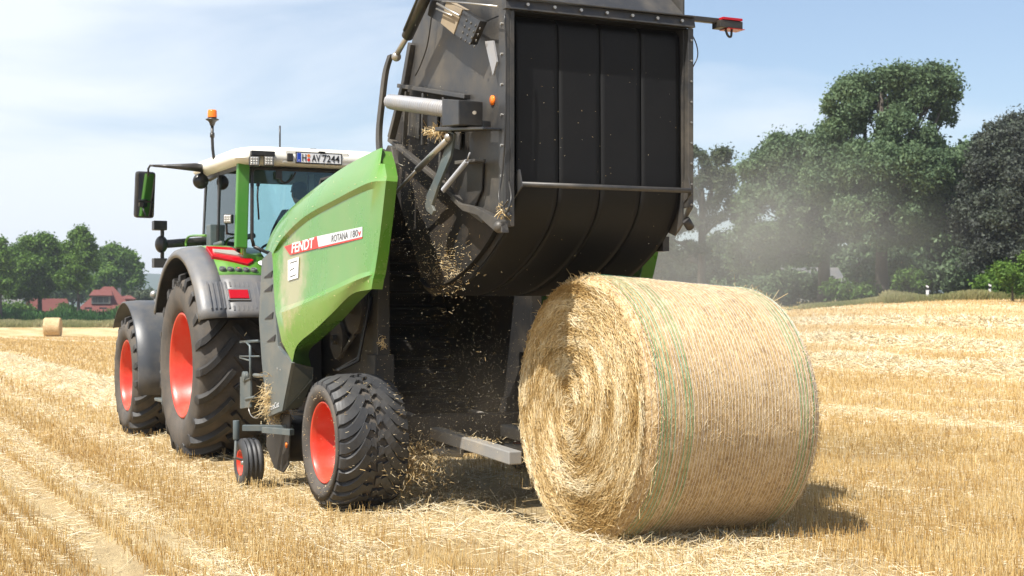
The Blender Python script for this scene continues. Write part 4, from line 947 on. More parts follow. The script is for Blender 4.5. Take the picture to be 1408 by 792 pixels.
# rear fenders: a curved shell from the outside of the tyre to the cab, dropping behind
def arc(r_, a0, a1, n, x, cy=0.0, cz=.93, sq=1.0):
    o = []
    for k in range(n):
        t = R(a0 + (a1 - a0) * k / (n - 1)); o.append((x, cy - r_ * math.sin(t) * sq, cz + r_ * math.cos(t)))
    return o
def fender(sg):
    f = lambda p: (p[0] * sg * -1, p[1], p[2])
    # profile stations round the wheel, in degrees from the top, rearwards positive
    def ring(x, r_, a0=-62, a1=66, n=26): return [f(p) for p in arc(r_, a0, a1, n, x)]
    g1 = MB(); rows = [ring(-1.27, 1.09), ring(-1.275, 1.135), ring(-1.25, 1.165), ring(-1.20, 1.185), ring(-1.12, 1.20), ring(-1.03, 1.205)]
    g1.loft(rows, smooth=True)
    g1.build('fender_rim', M_fend, tra, solid=.012)
    g2 = MB(); rows = [ring(-1.03, 1.207, -62, 42, 24), ring(-.9, 1.215, -62, 42, 24), ring(-.72, 1.215, -62, 42, 24), ring(-.50, 1.20, -62, 42, 24)]
    g2.loft(rows, smooth=True); g2.build('fender_top', M_green, tra, solid=.012)
    g3 = MB(); rows = [ring(-1.03, 1.205, 42, 66, 8), ring(-.9, 1.213, 42, 66, 8), ring(-.72, 1.213, 42, 66, 8), ring(-.50, 1.198, 42, 66, 8)]
    g3.loft(rows, smooth=True)
    lo = g3.build('fender_rear_panel', M_fend, tra, solid=.012)
    rb = MB()
    for k in range(16):
        x = -1.18 + k * .044
        for (d0, d1) in ((46.5, 50), (60, 63)) if 4 < k < 10 else ((46.5, 62),):
            a_ = arc(1.212, d0, d1, 4, x); b_ = arc(1.212, d0, d1, 4, x + .018); a2 = arc(1.222, d0 + .4, d1 - .4, 4, x + .003); b2 = arc(1.222, d0 + .4, d1 - .4, 4, x + .015)
            rb.loft([[f(p) for p in q] for q in (a_, a2, b2, b_)], smooth=False)
    rb.build('fender_ribs', M_fend, lo)
    inn = MB(); rows = [ring(-1.255, 1.13), ring(-.5, 1.15)]; inn.loft(rows); side = [f(p) for p in arc(1.19, -62, 66, 20, -.50)] + [f((-.50, -.6, .55)), f((-.50, .7, .55))]
    inn.add(side, [list(range(len(side)))]); inn.build('fender_lining', M_black, tra)
    # lamps on the slope
    def on(x, deg, off=0.012): 
        r_ = 1.215 + off; t = R(deg); return Vector(f((x, -r_ * math.sin(t), .93 + r_ * math.cos(t))))
    tl = MB(); P = [on(-1.02, 9), on(-.72, 14), on(-.60, 31), on(-.98, 25)]; nrm = (on(-.85, 20, .05) - on(-.85, 20, 0)) 
    P = [on(-1.045, 15.5), on(-.79, 17), on(-.645, 32), on(-.72, 35.5), on(-1.045, 28.5)]
    tl.prism([p - nrm * .5 for p in P], nrm * .9); o = tl.build('tail_light', M_lensr, tra, bevel=.006)
    wh = MB(); P = [on(-1.01, 21.8), on(-.80, 23.2), on(-.735, 29.3), on(-1.01, 25.2)]; wh.prism([p + nrm * .12 for p in P], nrm * .5); wh.build('white_lens', M_lensw, o, bevel=.003)
    bt = MB(); br = MB()
    for k in range(5):
        c = on(-.985 + k * .077, 38.3 + k * .15, .01); dirn = nrm.normalized()
        m_ = frame(c, dirn, (1, 0, 0))
        ring_ = lambda mbx, prof, nseg: mbx.add([tuple(m_ @ Vector((x_, r_ * math.cos(2 * PI * j / nseg), r_ * math.sin(2 * PI * j / nseg)))) for x_, r_ in prof for j in range(nseg)],
                                                [(i * nseg + j, i * nseg + (j + 1) % nseg, (i + 1) * nseg + (j + 1) % nseg, (i + 1) * nseg + j) for i in range(len(prof) - 1) for j in range(nseg)], True)
        ring_(bt, [(-.01, .033), (.014, .033), (.018, .029), (.012, .024)], 20); ring_(br, [(.012, .024), (.010, .012), (.016, .011), (.016, .001)], 16)
        if k == 2: 
            yb_ = MB(); ring_(yb_, [(.017, .012), (.019, .001)], 12); yb_.build('yellow_button', M_lenso, tra)
    bt.build('button_row', M_pgrey, tra); br.build('button_core', M_black, tra)
    rf = MB(); P = [on(-.985, 52.2), on(-.795, 52.2), on(-.795, 57), on(-.985, 57)]; n2 = (on(-.9, 54, .05) - on(-.9, 54, 0)); rf.prism([p - n2 * .1 for p in P], n2 * .35)
    o = rf.build('red_reflector', M_lensr, lo, bevel=.004)
    fr_ = MB(); P = [on(-1.0, 51.4), on(-.78, 51.4), on(-.78, 57.8), on(-1.0, 57.8)]; fr_.prism([p - n2 * .2 for p in P], n2 * .3); fr_.build('reflector_frame', M_fend, lo, bevel=.004)
    if sg < 0:
        c = on(-.53, 33, .006); m_ = frame(c, Vector((1, 0, 0)), on(-.53, 30) - on(-.53, 34))
        st_ = MB(); st_.add([tuple(m_ @ Vector((.075 * math.cos(2 * PI * j / 24), .058 * math.sin(2 * PI * j / 24), .002))) for j in range(24)], [list(range(24))]); st_.build('speed_sticker', M_white, tra)
fender(-1); fender(1)
# front fenders
for sg in (-1, 1):
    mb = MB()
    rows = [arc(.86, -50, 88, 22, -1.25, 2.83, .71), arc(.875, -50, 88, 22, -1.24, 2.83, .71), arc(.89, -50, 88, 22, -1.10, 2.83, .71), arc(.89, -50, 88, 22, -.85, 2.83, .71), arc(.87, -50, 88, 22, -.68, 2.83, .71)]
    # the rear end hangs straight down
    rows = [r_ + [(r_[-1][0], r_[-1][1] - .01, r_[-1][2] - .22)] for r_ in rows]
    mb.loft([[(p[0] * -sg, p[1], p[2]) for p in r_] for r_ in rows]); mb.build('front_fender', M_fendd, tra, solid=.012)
# cab
cab = sub('cab', tra)
YR, YF = -.63, 1.02
XB = .75
corner = {'rl': (-XB, YR), 'rr': (XB, YR), 'fl': (-XB, YF), 'fr': (XB, YF)}
zb, ztp = 1.95, 2.93
mb = MB()   # lower body behind and beside the seat
mb.box((-.75, -.60, 1.2), (.75, 1.0, 1.60)); mb.prism([(-.72, -.62, 1.55), (.72, -.62, 1.55), (.72, -.62, 2.06), (.45, -.62, 2.0), (-.45, -.62, 2.0), (-.72, -.62, 2.06)], (0, .03, 0))
mb.prism([(-.74, -.62, 1.5), (-.74, 1.0, 1.5), (-.74, 1.0, 1.75), (-.74, .1, 2.12), (-.74, -.62, 2.12)], (.03, 0, 0)); mb.prism([(.71, -.62, 1.5), (.71, 1.0, 1.5), (.71, 1.0, 1.75), (.71, .1, 2.12), (.71, -.62, 2.12)], (.03, 0, 0))
mb.build('cab_body', M_green, cab, bevel=.01)
mb = MB()
for sx in (-1, 1):
    mb.bar((sx * .77, YR, 2.10), (sx * .735, YR + .04, 2.96), .12, .07, up=(0, 1, 0))          # broad green rear post
mb.build('rear_pillar', M_cabg, cab, bevel=.01)
mb = MB()
for sx in (-1, 1):
    mb.bar((sx * .76, .28, 1.7), (sx * .74, .28, 2.95), .045, .05, up=(0, 1, 0)); mb.bar((sx * .70, 1.22, 1.6), (sx * .70, .98, 2.95), .05, .06, up=(0, 1, 0))
    mb.bar((sx * .765, -.50, 2.10), (sx * .74, -.44, 2.92), .035, .03, up=(0, 1, 0)); mb.bar((sx * .76, -.50, 2.10), (sx * .76, .28, 2.02), .03, .04)
    mb.bar((sx * .745, -.44, 2.915), (sx * .745, 1.0, 2.915), .03, .04)
mb.tube([(-.64, YR - .01, 2.12), (-.66, YR - .01, 2.2), (-.65, YR + .02, 2.86), (-.62, YR + .03, 2.90), (.62, YR + .03, 2.90), (.65, YR + .02, 2.86), (.66, YR - .01, 2.2), (.62, YR - .01, 2.10), (.5, YR - .01, 2.06), (-.5, YR - .01, 2.06), (-.64, YR - .01, 2.12)], .018, 8)
mb.build('window_seal', M_black, cab)
mb = MB(); mb.prism([(-.65, YR - .008, 2.13), (-.5, YR - .008, 2.065), (.5, YR - .008, 2.065), (.65, YR - .008, 2.13), (.645, YR + .022, 2.89), (-.645, YR + .022, 2.89)], (0, .005, 0)); mb.build('rear_window', M_glass, cab)
for sx in (-1, 1):
    mb = MB(); mb.prism([(sx * .765, -.49, 2.11), (sx * .765, .27, 2.05), (sx * .745, .27, 2.91), (sx * .745, -.43, 2.91)], (sx * .004, 0, 0)); mb.build('side_window', M_glass, cab)
    mb = MB(); mb.prism([(sx * .765, .31, 1.75), (sx * .72, 1.18, 1.65), (sx * .71, .98, 2.91), (sx * .745, .31, 2.91)], (sx * .004, 0, 0)); mb.build('door_window', M_glass, cab)
mb = MB(); mb.prism([(-.68, 1.20, 1.65), (.68, 1.20, 1.65), (.68, .99, 2.92), (-.68, .99, 2.92)], (0, .005, 0)); mb.build('windscreen', M_glass, cab)
# roof
def rr_ring(x0, x1, y0, y1, rad_, z, n=6):
    o = []
    for cx_, cy_, a0 in ((x1 - rad_, y1 - rad_, 0), (x0 + rad_, y1 - rad_, 90), (x0 + rad_, y0 + rad_, 180), (x1 - rad_, y0 + rad_, 270)):
        for k in range(n): t = R(a0 + 90 * k / (n - 1)); o.append((cx_ + rad_ * math.cos(t), cy_ + rad_ * math.sin(t), z))
    return o
mb = MB()
rings = [rr_ring(-.74, .74, -.68, 1.10, .10, 2.93), rr_ring(-.83, .83, -.75, 1.10, .16, 2.945), rr_ring(-.86, .86, -.78, 1.14, .18, 2.985), rr_ring(-.855, .855, -.775, 1.13, .20, 3.04), rr_ring(-.82, .82, -.74, 1.10, .22, 3.085), rr_ring(-.72, .72, -.66, 1.0, .26, 3.115), rr_ring(-.5, .5, -.45, .8, .3, 3.13)]
mb.loft(rings, closed=True); mb.add(rings[-1], [list(range(24))], True); mb.add(rings[0], [list(range(24))], False)
roof = mb.build('roof', M_cream, cab)
md = roof.modifiers.new('edge', 'EDGE_SPLIT'); md.split_angle = R(50)
mb = MB(); mb.box((-.68, -.6, 2.895), (.68, 1.02, 2.925)); mb.build('headliner', M_seat, cab)
mb = MB(); mb.prism([(-.40, -.775, 2.945), (.34, -.775, 2.945), (.30, -.775, 3.085), (-.36, -.775, 3.085)], (0, .06, 0)); mb.build('roof_rear_panel', M_cream, roof, bevel=.015)
# number plate
PX0, PX1, PZ0, PZ1, PY = -.245, .215, 2.962, 3.055, -.785
mb = MB(); mb.box((PX0 - .01, PY, PZ0 - .012), (PX1 + .01, PY + .012, PZ1 + .01)); pl = mb.build('number_plate', M_ink, cab)
mb = MB(); mb.box((PX0, PY - .003, PZ0), (PX1, PY - .001, PZ1)); mb.build('plate_face', M_white, pl)
mb = MB(); mb.box((PX0 + .002, PY - .005, PZ0 + .002), (PX0 + .042, PY - .0035, PZ1 - .002)); mb.build('blue_band', M_blue, pl)
fm = lambda x, z: frame((x, PY - .0055, z), (1, 0, 0), (0, 0, 1))
def ptext(s_, x, wd_, mat=M_ink, h_=.072, z=PZ0 + .012, bold=.012):
    cu = bpy.data.curves.new('t', 'FONT'); cu.body = s_; cu.size = 1; cu.offset = bold; tmp = bpy.data.objects.new('t', cu); col.objects.link(tmp); bpy.context.view_layer.update(); w0 = tmp.dimensions.x
    bpy.data.objects.remove(tmp, do_unlink=True); bpy.data.curves.remove(cu); sz = h_ / .72
    text(s_, mat, sz, fm(x, z), pl, 'lettering', .0006, sx=wd_ / (w0 * sz), bold=bold)
ptext('H', PX0 + .050, .042); ptext('AV', PX0 + .155, .088); ptext('7244', PX0 + .262, .178)
ptext('D', PX0 + .014, .014, M_white, .016, PZ0 + .010, 0)
mb = MB(); mb.lathe([(-.001, .001), (-.001, .016)], 16, 'y', (PX0 + .121, PY - .005, PZ0 + .068)); mb.build('upper_seal', M_orange, pl)
mb = MB(); mb.lathe([(-.001, .001), (-.001, .016)], 16, 'y', (PX0 + .121, PY - .005, PZ0 + .027)); mb.build('lower_seal', M_decal, pl)
mb = MB(); mb.box((-.345, -.80, 2.965), (-.285, -.76, 3.045)); mb.box((-.02, -.80, 3.067), (.05, -.77, 3.08)); mb.build('plate_lamp', M_black, cab, bevel=.008)
# roof work lights at the rear
def worklight(c, yaw, s_=.05, parent=cab):
    m_ = Matrix.Translation(c) @ Matrix.Rotation(yaw, 4, 'Z')
    mb = MB(); mb.box((-s_, -.0, -s_), (s_, .06, s_)); mb.v = [tuple(m_ @ Vector(p)) for p in mb.v]; o = mb.build('work_light', M_black, parent, bevel=.01)
    mb = MB(); mb.box((-s_ * .82, -.008, -s_ * .82), (s_ * .82, -.001, s_ * .82)); mb.v = [tuple(m_ @ Vector(p)) for p in mb.v]; mb.build('lens', M_lensw, o, bevel=.008)
    mb = MB()
    for i in range(3):
        for j in range(3): mb.ball((-s_ * .5 + i * s_ * .5, -.009, -s_ * .5 + j * s_ * .5), .010, 5, (1, .4, 1))
    mb.v = [tuple(m_ @ Vector(p)) for p in mb.v]; mb.build('lamp_cell', M_steel, o)
    return o
worklight(T(350, 221.5, y=-.84), R(-10)); worklight(T(370, 221.5, y=-.84), R(-10))
mb = MB(); p = T(361, 212, y=-.80); mb.box((p[0] - .12, -.83, p[2] - .02), (p[0] + .12, -.76, p[2] + .03)); mb.build('light_bracket', M_black, cab, bevel=.006)
worklight(T(313, 301, y=-.52) , R(-35), .045)
p = Vector(T(313, 301, y=-.52)); mb = MB(); mb.tube([p + Vector((0, .05, -.04)), p + Vector((.02, .10, -.14)), p + Vector((.12, .12, -.15))], .012, 8); mb.build('light_stalk', M_black, cab)
# beacon
p = Vector(T(292, 160, x=-.86)); bz = p.z; bx_, by_ = p.x, p.y
mb = MB(); mb.lathe([(bz - .10, .001), (bz - .10, .020), (bz - .06, .035), (bz - .045, .050), (bz - .038, .068), (bz - .030, .068), (bz - .02, .042), (bz - .01, .040), (bz - .01, .001)], 24, 'z', (bx_, by_, 0)); mb.tube([(bx_, by_, bz - .1), (bx_, by_, bz - .22), (bx_ + .005, by_, bz - .34), (bx_ + .02, by_, bz - .46), (bx_ + .07, by_, bz - .52)], .016, 8); mb.tube([(bx_, by_, bz - .22), (bx_, by_, bz - .17)], .024, 10)
bc = mb.build('beacon', M_black, cab)
mb = MB(); mb.lathe([(bz - .012, .048), (bz + .05, .046), (bz + .066, .040), (bz + .07, .001)], 24, 'z', (bx_, by_, 0)); mb.build('beacon_lens', M_lenso, bc)
# aerials
p = Vector(T(385, 205, y=-.2)); mb = MB(); mb.lathe([(3.12, .03), (3.15, .028), (3.165, .014), (3.165, .001)], 14, 'z', (p.x, p.y, 0)); mb.tube([(p.x, p.y, 3.15), (p.x, p.y, 3.39)], .009, 8); mb.build('aerial', M_black, cab)
p = Vector(T(433, 206, y=-.2)); mb = MB(); mb.box((p.x - .05, p.y, 3.13), (p.x + .03, p.y + .05, 3.175)); mb.build('roof_fitting', M_black, cab, bevel=.01)
# mirror with its arm
a0_, a1_ = Vector(T(283, 232, x=-.80)), Vector(T(268, 230, x=-.95)); tip = Vector(T(213, 228, x=-1.34)); 
mb = MB(); mb.tube([a0_, a1_, a1_.lerp(tip, .35), a1_.lerp(tip, .7), tip], [.045, .045, .032, .02, .014], 10)
hd = Vector(T(204, 232, x=-1.40)); mb.tube([tip, hd + Vector((.02, 0, .035)), hd, hd + Vector((0, 0, -.08))], .012, 8); mb.build('mirror_arm', M_black, cab)
c = Vector(T(200, 268, x=-1.42)); mm_ = Matrix.Translation(c) @ Matrix.Rotation(R(7), 4, 'Z') @ Matrix.Rotation(R(7), 4, 'X')
mb = MB(); mb.box((-.105, -.02, -.245), (.105, .07, .245)); mb.v = [tuple(mm_ @ Vector(p)) for p in mb.v]; mo = mb.build('mirror_housing', M_black, cab, bevel=.03)
mb = MB(); mb.box((-.085, -.028, -.06), (.085, -.021, .225)); mb.box((-.085, -.028, -.225), (.085, -.021, -.08)); mb.v = [tuple(mm_ @ Vector(p)) for p in mb.v]; mb.build('mirror_glass', M_mirror, mo)
p = Vector(T(276, 249, x=-.86)); mb = MB(); mb.ball(p, .085, 10, (1, .8, 1)); mb.tube([p, a0_ + Vector((-.03, 0, 0))], .02, 8); mb.build('side_lamp', M_black, cab)
# front light post seen left of the fender
p0_, p1_ = Vector(T(288, 331, x=-.70)), Vector(T(222, 336, x=-1.22)); 
mb = MB(); mb.tube([p0_, p1_], .045, 12); mb.ball(p1_, .085, 10, (.8, 1, 1.1)); mb.tube([p1_ + Vector((.01, 0, -.2)), p1_ + Vector((.01, 0, .2))], .022, 8)
for dz in (.2, -.2): mb.box(tuple(p1_ + Vector((-.09, -.06, dz - .05))), tuple(p1_ + Vector((.05, .06, dz + .05))))
mb.build('front_light_post', M_black, cab, bevel=.006)
mb = MB(); q = lambda a_, b_: T(a_, b_, x=-.98); mb.tube(smooth_curve([q(256, 339), q(256, 332), q(259, 326), q(266, 324), q(283, 324)], 14), .013, 8); mb.build('grab_rail', M_green, cab)
p = Vector(T(292, 330, x=-.80)); mb = MB(); mb.box((p.x - .04, p.y - .08, p.z - .12), (p.x + .03, p.y + .10, p.z + .16)); mb.tube([(p.x, p.y - .1, p.z - .06), (p.x + .1, p.y - .35, p.z - .02), (p.x + .25, p.y - .7, p.z + .02)], .03, 8); mb.build('air_duct', M_pgrey, cab, bevel=.008)
p = Vector(T(212, 405, x=-.95)); mb = MB(); mb.tube([p + Vector((.1, .1, -.3)), p], .02, 8); mb.ball(p, .05, 8); mb.build('marker_lamp', M_steel, cab)
# rear wiper
mb = MB(); mb.tube([T(356, 302, y=-.66), T(354, 270, y=-.66), T(355, 254, y=-.66)], .009, 6); mb.ball(T(355, 254, y=-.66), .02, 6); mb.build('wiper', M_black, cab)
# seat, wheel, screens
mb = MB(); mb.box((-.18, .0, 1.70), (.35, .50, 1.96)); mb.box((-.16, -.12, 1.90), (.33, .0, 2.36), rot=Matrix.Rotation(R(6), 3, 'X')); mb.box((.30, .0, 1.85), (.42, .5, 1.95)); mb.build('seat', M_seat, cab, bevel=.04)
mb = MB(); mb.tube([(0, .72 + .0, 2.05)] * 1 + [(.19 * math.cos(2 * PI * k / 24), .72 + .19 * .6 * math.sin(2 * PI * k / 24), 2.08 - .19 * .75 * math.sin(2 * PI * k / 24) * -1) for k in range(25)], .014, 6); mb.tube([(0, .75, 2.05), (0, .95, 1.6)], .03, 8); mb.box((-.16, .85, 1.6), (.16, 1.15, 2.0)); mb.build('steering_wheel', M_black, cab)
mb = MB(); mb.box((.06, -.40, 2.70), (.52, -.20, 2.89)); mb.tube([(-.02, -.45, 2.90), (-.02, -.45, 2.70), (.1, -.40, 2.68)], .012, 6); mb.build('radio_console', M_black, cab, bevel=.03)
mb = MB(); mb.tube([(.10, -.55, 2.70), (.62, -.55, 2.72)], .012, 6); mb.box((.42, -.1, 1.95), (.62, .0, 2.2)); mb.build('control_rail', M_black, cab)
mb = MB(); mb.prism([(-.42, YR - .04, 2.88), (-.36, YR - .04, 2.88), (-.36, YR - .04, 2.80), (-.42, YR - .04, 2.80)], (0, .03, 0)); mb.tube(smooth_curve([(-.38, YR - .03, 2.80), (-.33, YR - .03, 2.76), (-.26, YR - .03, 2.80), (-.22, YR - .03, 2.87)], 12), .010, 6); mb.build('wiper_motor', M_black, cab)

# driver, seated and seen from behind through the rear window
def seated(loc, rz):
    t = thing('person', 'tractor driver in a dark shirt and cap seated in the cab, seen from behind', 'person', loc, rz)
    # skin skeleton in local coords, seat at z = 0, facing +y
    V_ = [(0, 0, .10), (0, -.02, .28), (0, -.03, .45), (0, -.01, .56), (0, 0, .66),
          (-.17, -.01, .50), (-.27, .06, .28), (-.18, .30, .20), (-.13, .38, .20),
          (.17, -.01, .50), (.27, .04, .26), (.30, .30, .20), (.30, .39, .20),
          (-.10, .05, .07), (-.14, .45, .10), (-.14, .55, -.32), (-.14, .68, -.38),
          (.10, .05, .07), (.14, .45, .10), (.14, .55, -.32), (.14, .68, -.38)]
    E_ = [(0, 1), (1, 2), (2, 3), (3, 4), (2, 5), (5, 6), (6, 7), (7, 8), (2, 9), (9, 10), (10, 11), (11, 12), (0, 13), (13, 14), (14, 15), (15, 16), (0, 17), (17, 18), (18, 19), (19, 20)]
    Rr = [.155, .15, .15, .065, .06, .085, .055, .038, .04, .085, .055, .038, .04, .10, .075, .05, .045, .10, .075, .05, .045]
    def skin(name, idx, edges, rad_, mat, lv=2):
        mp_ = {i: k for k, i in enumerate(idx)}
        me = bpy.data.meshes.new(name); me.from_pydata([V_[i] for i in idx], [(mp_[a_], mp_[b_]) for a_, b_ in edges if a_ in mp_ and b_ in mp_], [])
        o = bpy.data.objects.new(name, me); col.objects.link(o)
        md = o.modifiers.new('skin', 'SKIN')
        for i, k in mp_.items():
            me.skin_vertices[0].data[k].radius = (rad_[i], rad_[i] * (0.75 if i in (0, 1, 2) else 1)); 
        me.skin_vertices[0].data[0].use_root = True
        s2 = o.modifiers.new('sub', 'SUBSURF'); s2.levels = lv; s2.render_levels = lv
        dg = bpy.context.evaluated_depsgraph_get(); m2 = bpy.data.meshes.new_from_object(o.evaluated_get(dg)); bpy.data.objects.remove(o, do_unlink=True)
        m2.materials.clear(); m2.materials.append(mat); m2.polygons.foreach_set('use_smooth', [True] * len(m2.polygons))
        o = bpy.data.objects.new(name, m2); col.objects.link(o); o.parent = t
        return o
    body = skin('body', list(range(21)), E_, [r_ * .93 for r_ in Rr], M_skin)
    skin('shirt', [0, 1, 2, 5, 6, 7, 9, 10, 11], E_, [r_ * 1.07 for r_ in Rr], M_cloth)
    skin('trousers', [0, 13, 14, 15, 17, 18, 19], E_, [r_ * 1.08 for r_ in Rr], M_seat)
    # head with face, ears, hair, cap
    hm = MB(); hm.ball((0, .02, .74), .098, 14, (.82, 1.0, 1.22)); hm.ball((0, .115, .73), .018, 6, (.8, 1.2, 1.4))
    for sx in (-1, 1): hm.ball((sx * .082, .01, .735), .028, 6, (.4, .8, 1.2)); hm.ball((sx * .032, .10, .755), .013, 6)
    hm.tube([(-.025, .108, .68), (.025, .108, .68)], .007, 6); hm.build('head', M_skin, t)
    hh = MB(); hh.ball((0, .0, .765), .104, 12, (.84, 1.0, 1.08)); hh.build('hair', M_hair, t)
    hc = MB(); hc.ball((0, .01, .80), .108, 12, (.86, 1.02, .75)); hc.prism([(-.07, .09, .79), (.07, .09, .79), (.05, .19, .775), (-.05, .19, .775)], (0, 0, .01)); hc.build('cap', M_cloth, t)
    # hands: palm, four fingers and a thumb closing on wheel and lever
    for (i, sx) in ((8, -1), (12, 1)):
        p = Vector(V_[i]); hb = MB(); hb.ball(p + Vector((0, .04, 0)), .045, 8, (.9, 1.1, .5))
        for k, l_ in enumerate((.075, .085, .08, .062)):
            x = -.03 + k * .02; hb.tube([p + Vector((x, .07, .005)), p + Vector((x, .07 + l_ * .5, .0)), p + Vector((x, .07 + l_ * .75, -.02)), p + Vector((x, .07 + l_ * .55, -.042))], [.010, .0095, .009, .007], 6)
        hb.tube([p + Vector((-sx * .03, .03, 0)), p + Vector((-sx * .055, .06, -.015)), p + Vector((-sx * .045, .09, -.03))], [.012, .011, .008], 6); hb.build('hand', M_skin, t)
    return t
pw = w2(RT[0] + .09, RT[1] + .16); seated((pw[0], pw[1], 1.98), HEAD)

def scatter_on(name, label, n, f, ln, rr=.0013):
    P = np.array([f() for _ in range(n)]); D = rng.normal(size=(n, 3)); D[:, 2] *= .5
    VV, FF = strands(P, D, ln * (.3 + rng.random(n)), rr * (.6 + rng.random(n)))
    tag(npmesh(name, VV, FF, M_bstraw, np.repeat(np.clip(rng.normal(.6, .25, n), 0, 1), 6)), label, 'straw', kind='stuff')
def on_tyre():
    t = random.uniform(.3, 2.6); x = -1.213 + .27 + random.uniform(-.25, .25); q = .505 + random.uniform(-.015, .006)
    return Bw((x, -q * math.sin(t), .505 + q * math.cos(t)))
scatter_on('straw_bits', 'bits of straw stuck in the tread of the baler tyre', 70, on_tyre, .03)
def on_wall():
    t = random.uniform(0, 2 * PI); q = random.uniform(.33, .40); return Bw((-1.213, q * math.sin(t), .505 + q * math.cos(t)))
scatter_on('straw_bits', 'chaff stuck to the wall of the baler tyre beside the rim', 160, on_wall, .018)
scatter_on('straw_bits', 'chaff lying on the top edge of the grey panel and green cowl', 60, lambda: (lambda p: Bw((p.x - .006, p.y, p.z)))(random.choice(crows[2][3:-2]).lerp(random.choice(crows[3][3:-2]), random.random()) if False else random.choice(crows[random.choice([2, 3, 8, 9, 10])])), .016)
scatter_on('straw_bits', 'chopped straw hanging on the dusty lower cheek of the raised gate', 420, lambda: (lambda p: Bw((-.600, p[1], p[2])))(B(618 + random.gauss(0, 17), 368 + random.gauss(0, 20), x=-.6)), .028)
scatter_on('straw_bits', 'straw lying on top of the pale kicker arm', 90, lambda: Bw((-.30 + random.uniform(-.05, .05), random.uniform(-1.2, .0), .575 + random.uniform(-.02, .01))), .04)
scatter_on('straw_bits', 'specks of chaff on the black belts of the raised gate', 34, lambda: Bw((random.uniform(-.58, .62), yb + .045, random.uniform(2.3, 3.25))), .009, .0011)

# ------------------------------------------------------------------ trees and hedges
def leaves_for(clumps, per, size, up=0.25):
    """clumps: (centre, radius) -> leaf quads"""
    C = np.array([c for c, r in clumps]); Rr = np.array([r for c, r in clumps]); w = Rr ** 2; w /= w.sum()
    n = per; idx = rng.choice(len(C), n, p=w)
    d = rng.normal(size=(n, 3)); d /= np.linalg.norm(d, axis=1, keepdims=True); d[:, 2] = np.abs(d[:, 2]) * np.where(rng.random(n) < .68, 1, -1)
    q = Rr[idx] * (0.25 + 0.75 * rng.random(n) ** .5 + np.where(rng.random(n) < .30, .8 * rng.random(n) ** 1.5, 0))
    P = C[idx] + d * q[:, None] * np.array([1, 1, .92])
    nrm = d * .6 + rng.normal(size=(n, 3)) * .8; nrm[:, 2] += up; nrm /= np.linalg.norm(nrm, axis=1, keepdims=True)
    a_ = np.cross(nrm, rng.normal(size=(n, 3))); a_ /= np.linalg.norm(a_, axis=1, keepdims=True); b_ = np.cross(nrm, a_)
    s_ = size * (.6 + .8 * rng.random(n))
    V_ = np.stack([P - a_ * s_[:, None], P - b_ * s_[:, None] * .55 + nrm * s_[:, None] * .12, P + a_ * s_[:, None], P + b_ * s_[:, None] * .55 + nrm * s_[:, None] * .12], 1).reshape(-1, 3)
    F_ = (np.arange(n) * 4)[:, None] + np.arange(4)[None]
    cl = rng.random(len(C)) * .35
    rnd = np.clip(.33 + cl[idx] - .17 + rng.normal(size=n) * .17, 0, 1)
    return V_, F_, np.repeat(rnd, 4)
def tree(name, label, X, Y, lobes, trunk_h, trunk_r, nleaf, size, mat, clump=(.7, 1.3), dens=14, group=None, lean=0, base=None, fill=.5, parts=True):
    """lobes: (dx, dy, z, rx, rz) ellipsoids of the crown relative to the trunk foot"""
    z0 = float(terrain(X, Y)) if base is None else base
    t = thing(name, label, 'tree', (X, Y, z0), 0, group)
    clumps = []
    for (dx, dy, z, rx, rz_) in lobes:
        m_ = max(3, int(dens * (rx * rz_) ** .75))
        for k in range(m_):
            d = rng.normal(size=3); d /= np.linalg.norm(d)
            q = (fill + (1 - fill) * rng.random()) ** .6
            c = np.array([dx + d[0] * rx * q, dy + d[1] * rx * q, z + d[2] * rz_ * q])
            if c[2] < trunk_h * .35: continue
            clumps.append((c, clump[0] + (clump[1] - clump[0]) * rng.random()))
    V_, F_, c_ = leaves_for(clumps, nleaf, size)
    npmesh('crown', V_, F_, mat, c_, t)
    mb = MB(); top = Vector((lean, 0, trunk_h))
    mb.tube([(0, 0, -.2), (0.0, 0, .35), (lean * .5, 0, trunk_h * .5), top], [trunk_r * 1.5, trunk_r * 1.05, trunk_r * .9, trunk_r * .75], 10)
    hi = max(l[2] for l in lobes); mb.tube([top, Vector((lean * 1.3, 0, (trunk_h + hi) / 2)), Vector((lean * 1.2, 0, hi))], [trunk_r * .75, trunk_r * .5, trunk_r * .15], 8)
    for (dx, dy, z, rx, rz_) in lobes:
        e = Vector((dx, dy, z)); s_ = Vector((lean, 0, trunk_h * (.75 + .3 * random.random())))
        if e.z < s_.z: s_.z = e.z * .8
        mid = s_.lerp(e, .5) + Vector((0, 0, -.3 + random.random() * .3)); mb.tube([s_, mid, e], [trunk_r * .5, trunk_r * .33, trunk_r * .12], 7)
        for k in range(5):
            d = Vector((random.uniform(-1, 1), random.uniform(-1, 1), random.uniform(-.3, 1))).normalized(); mb.tube([mid.lerp(e, random.random()), e + Vector((d.x * rx * .7, d.y * rx * .7, d.z * rz_ * .7))], [trunk_r * .16, trunk_r * .04], 5)
    mb.build('trunk', M_bark, t)
    return t
def px2(px, Z): return (px - 704) / 1955 * Z
def lob(Z, cx0, gz, L):      # photo ellipses -> lobes (dx, dy, z above foot, rx, rz)
    k = Z / 1955
    return [((x - cx0) * k, dy, EYE + (425 - y) * k - gz, rx * k, rz_ * k) for (x, y, rx, rz_, dy) in L]
Zr = 88
def rt(name, label, px, Z, L, th, tr, nl, sz, mat, **k):
    X = px2(px, Z); gz = float(terrain(X, Z)); return tree(name, label, X, Z, lob(Z, px, gz, L), th, tr, nl, sz, mat, **k)
G1 = 'trees along the right edge of the field'
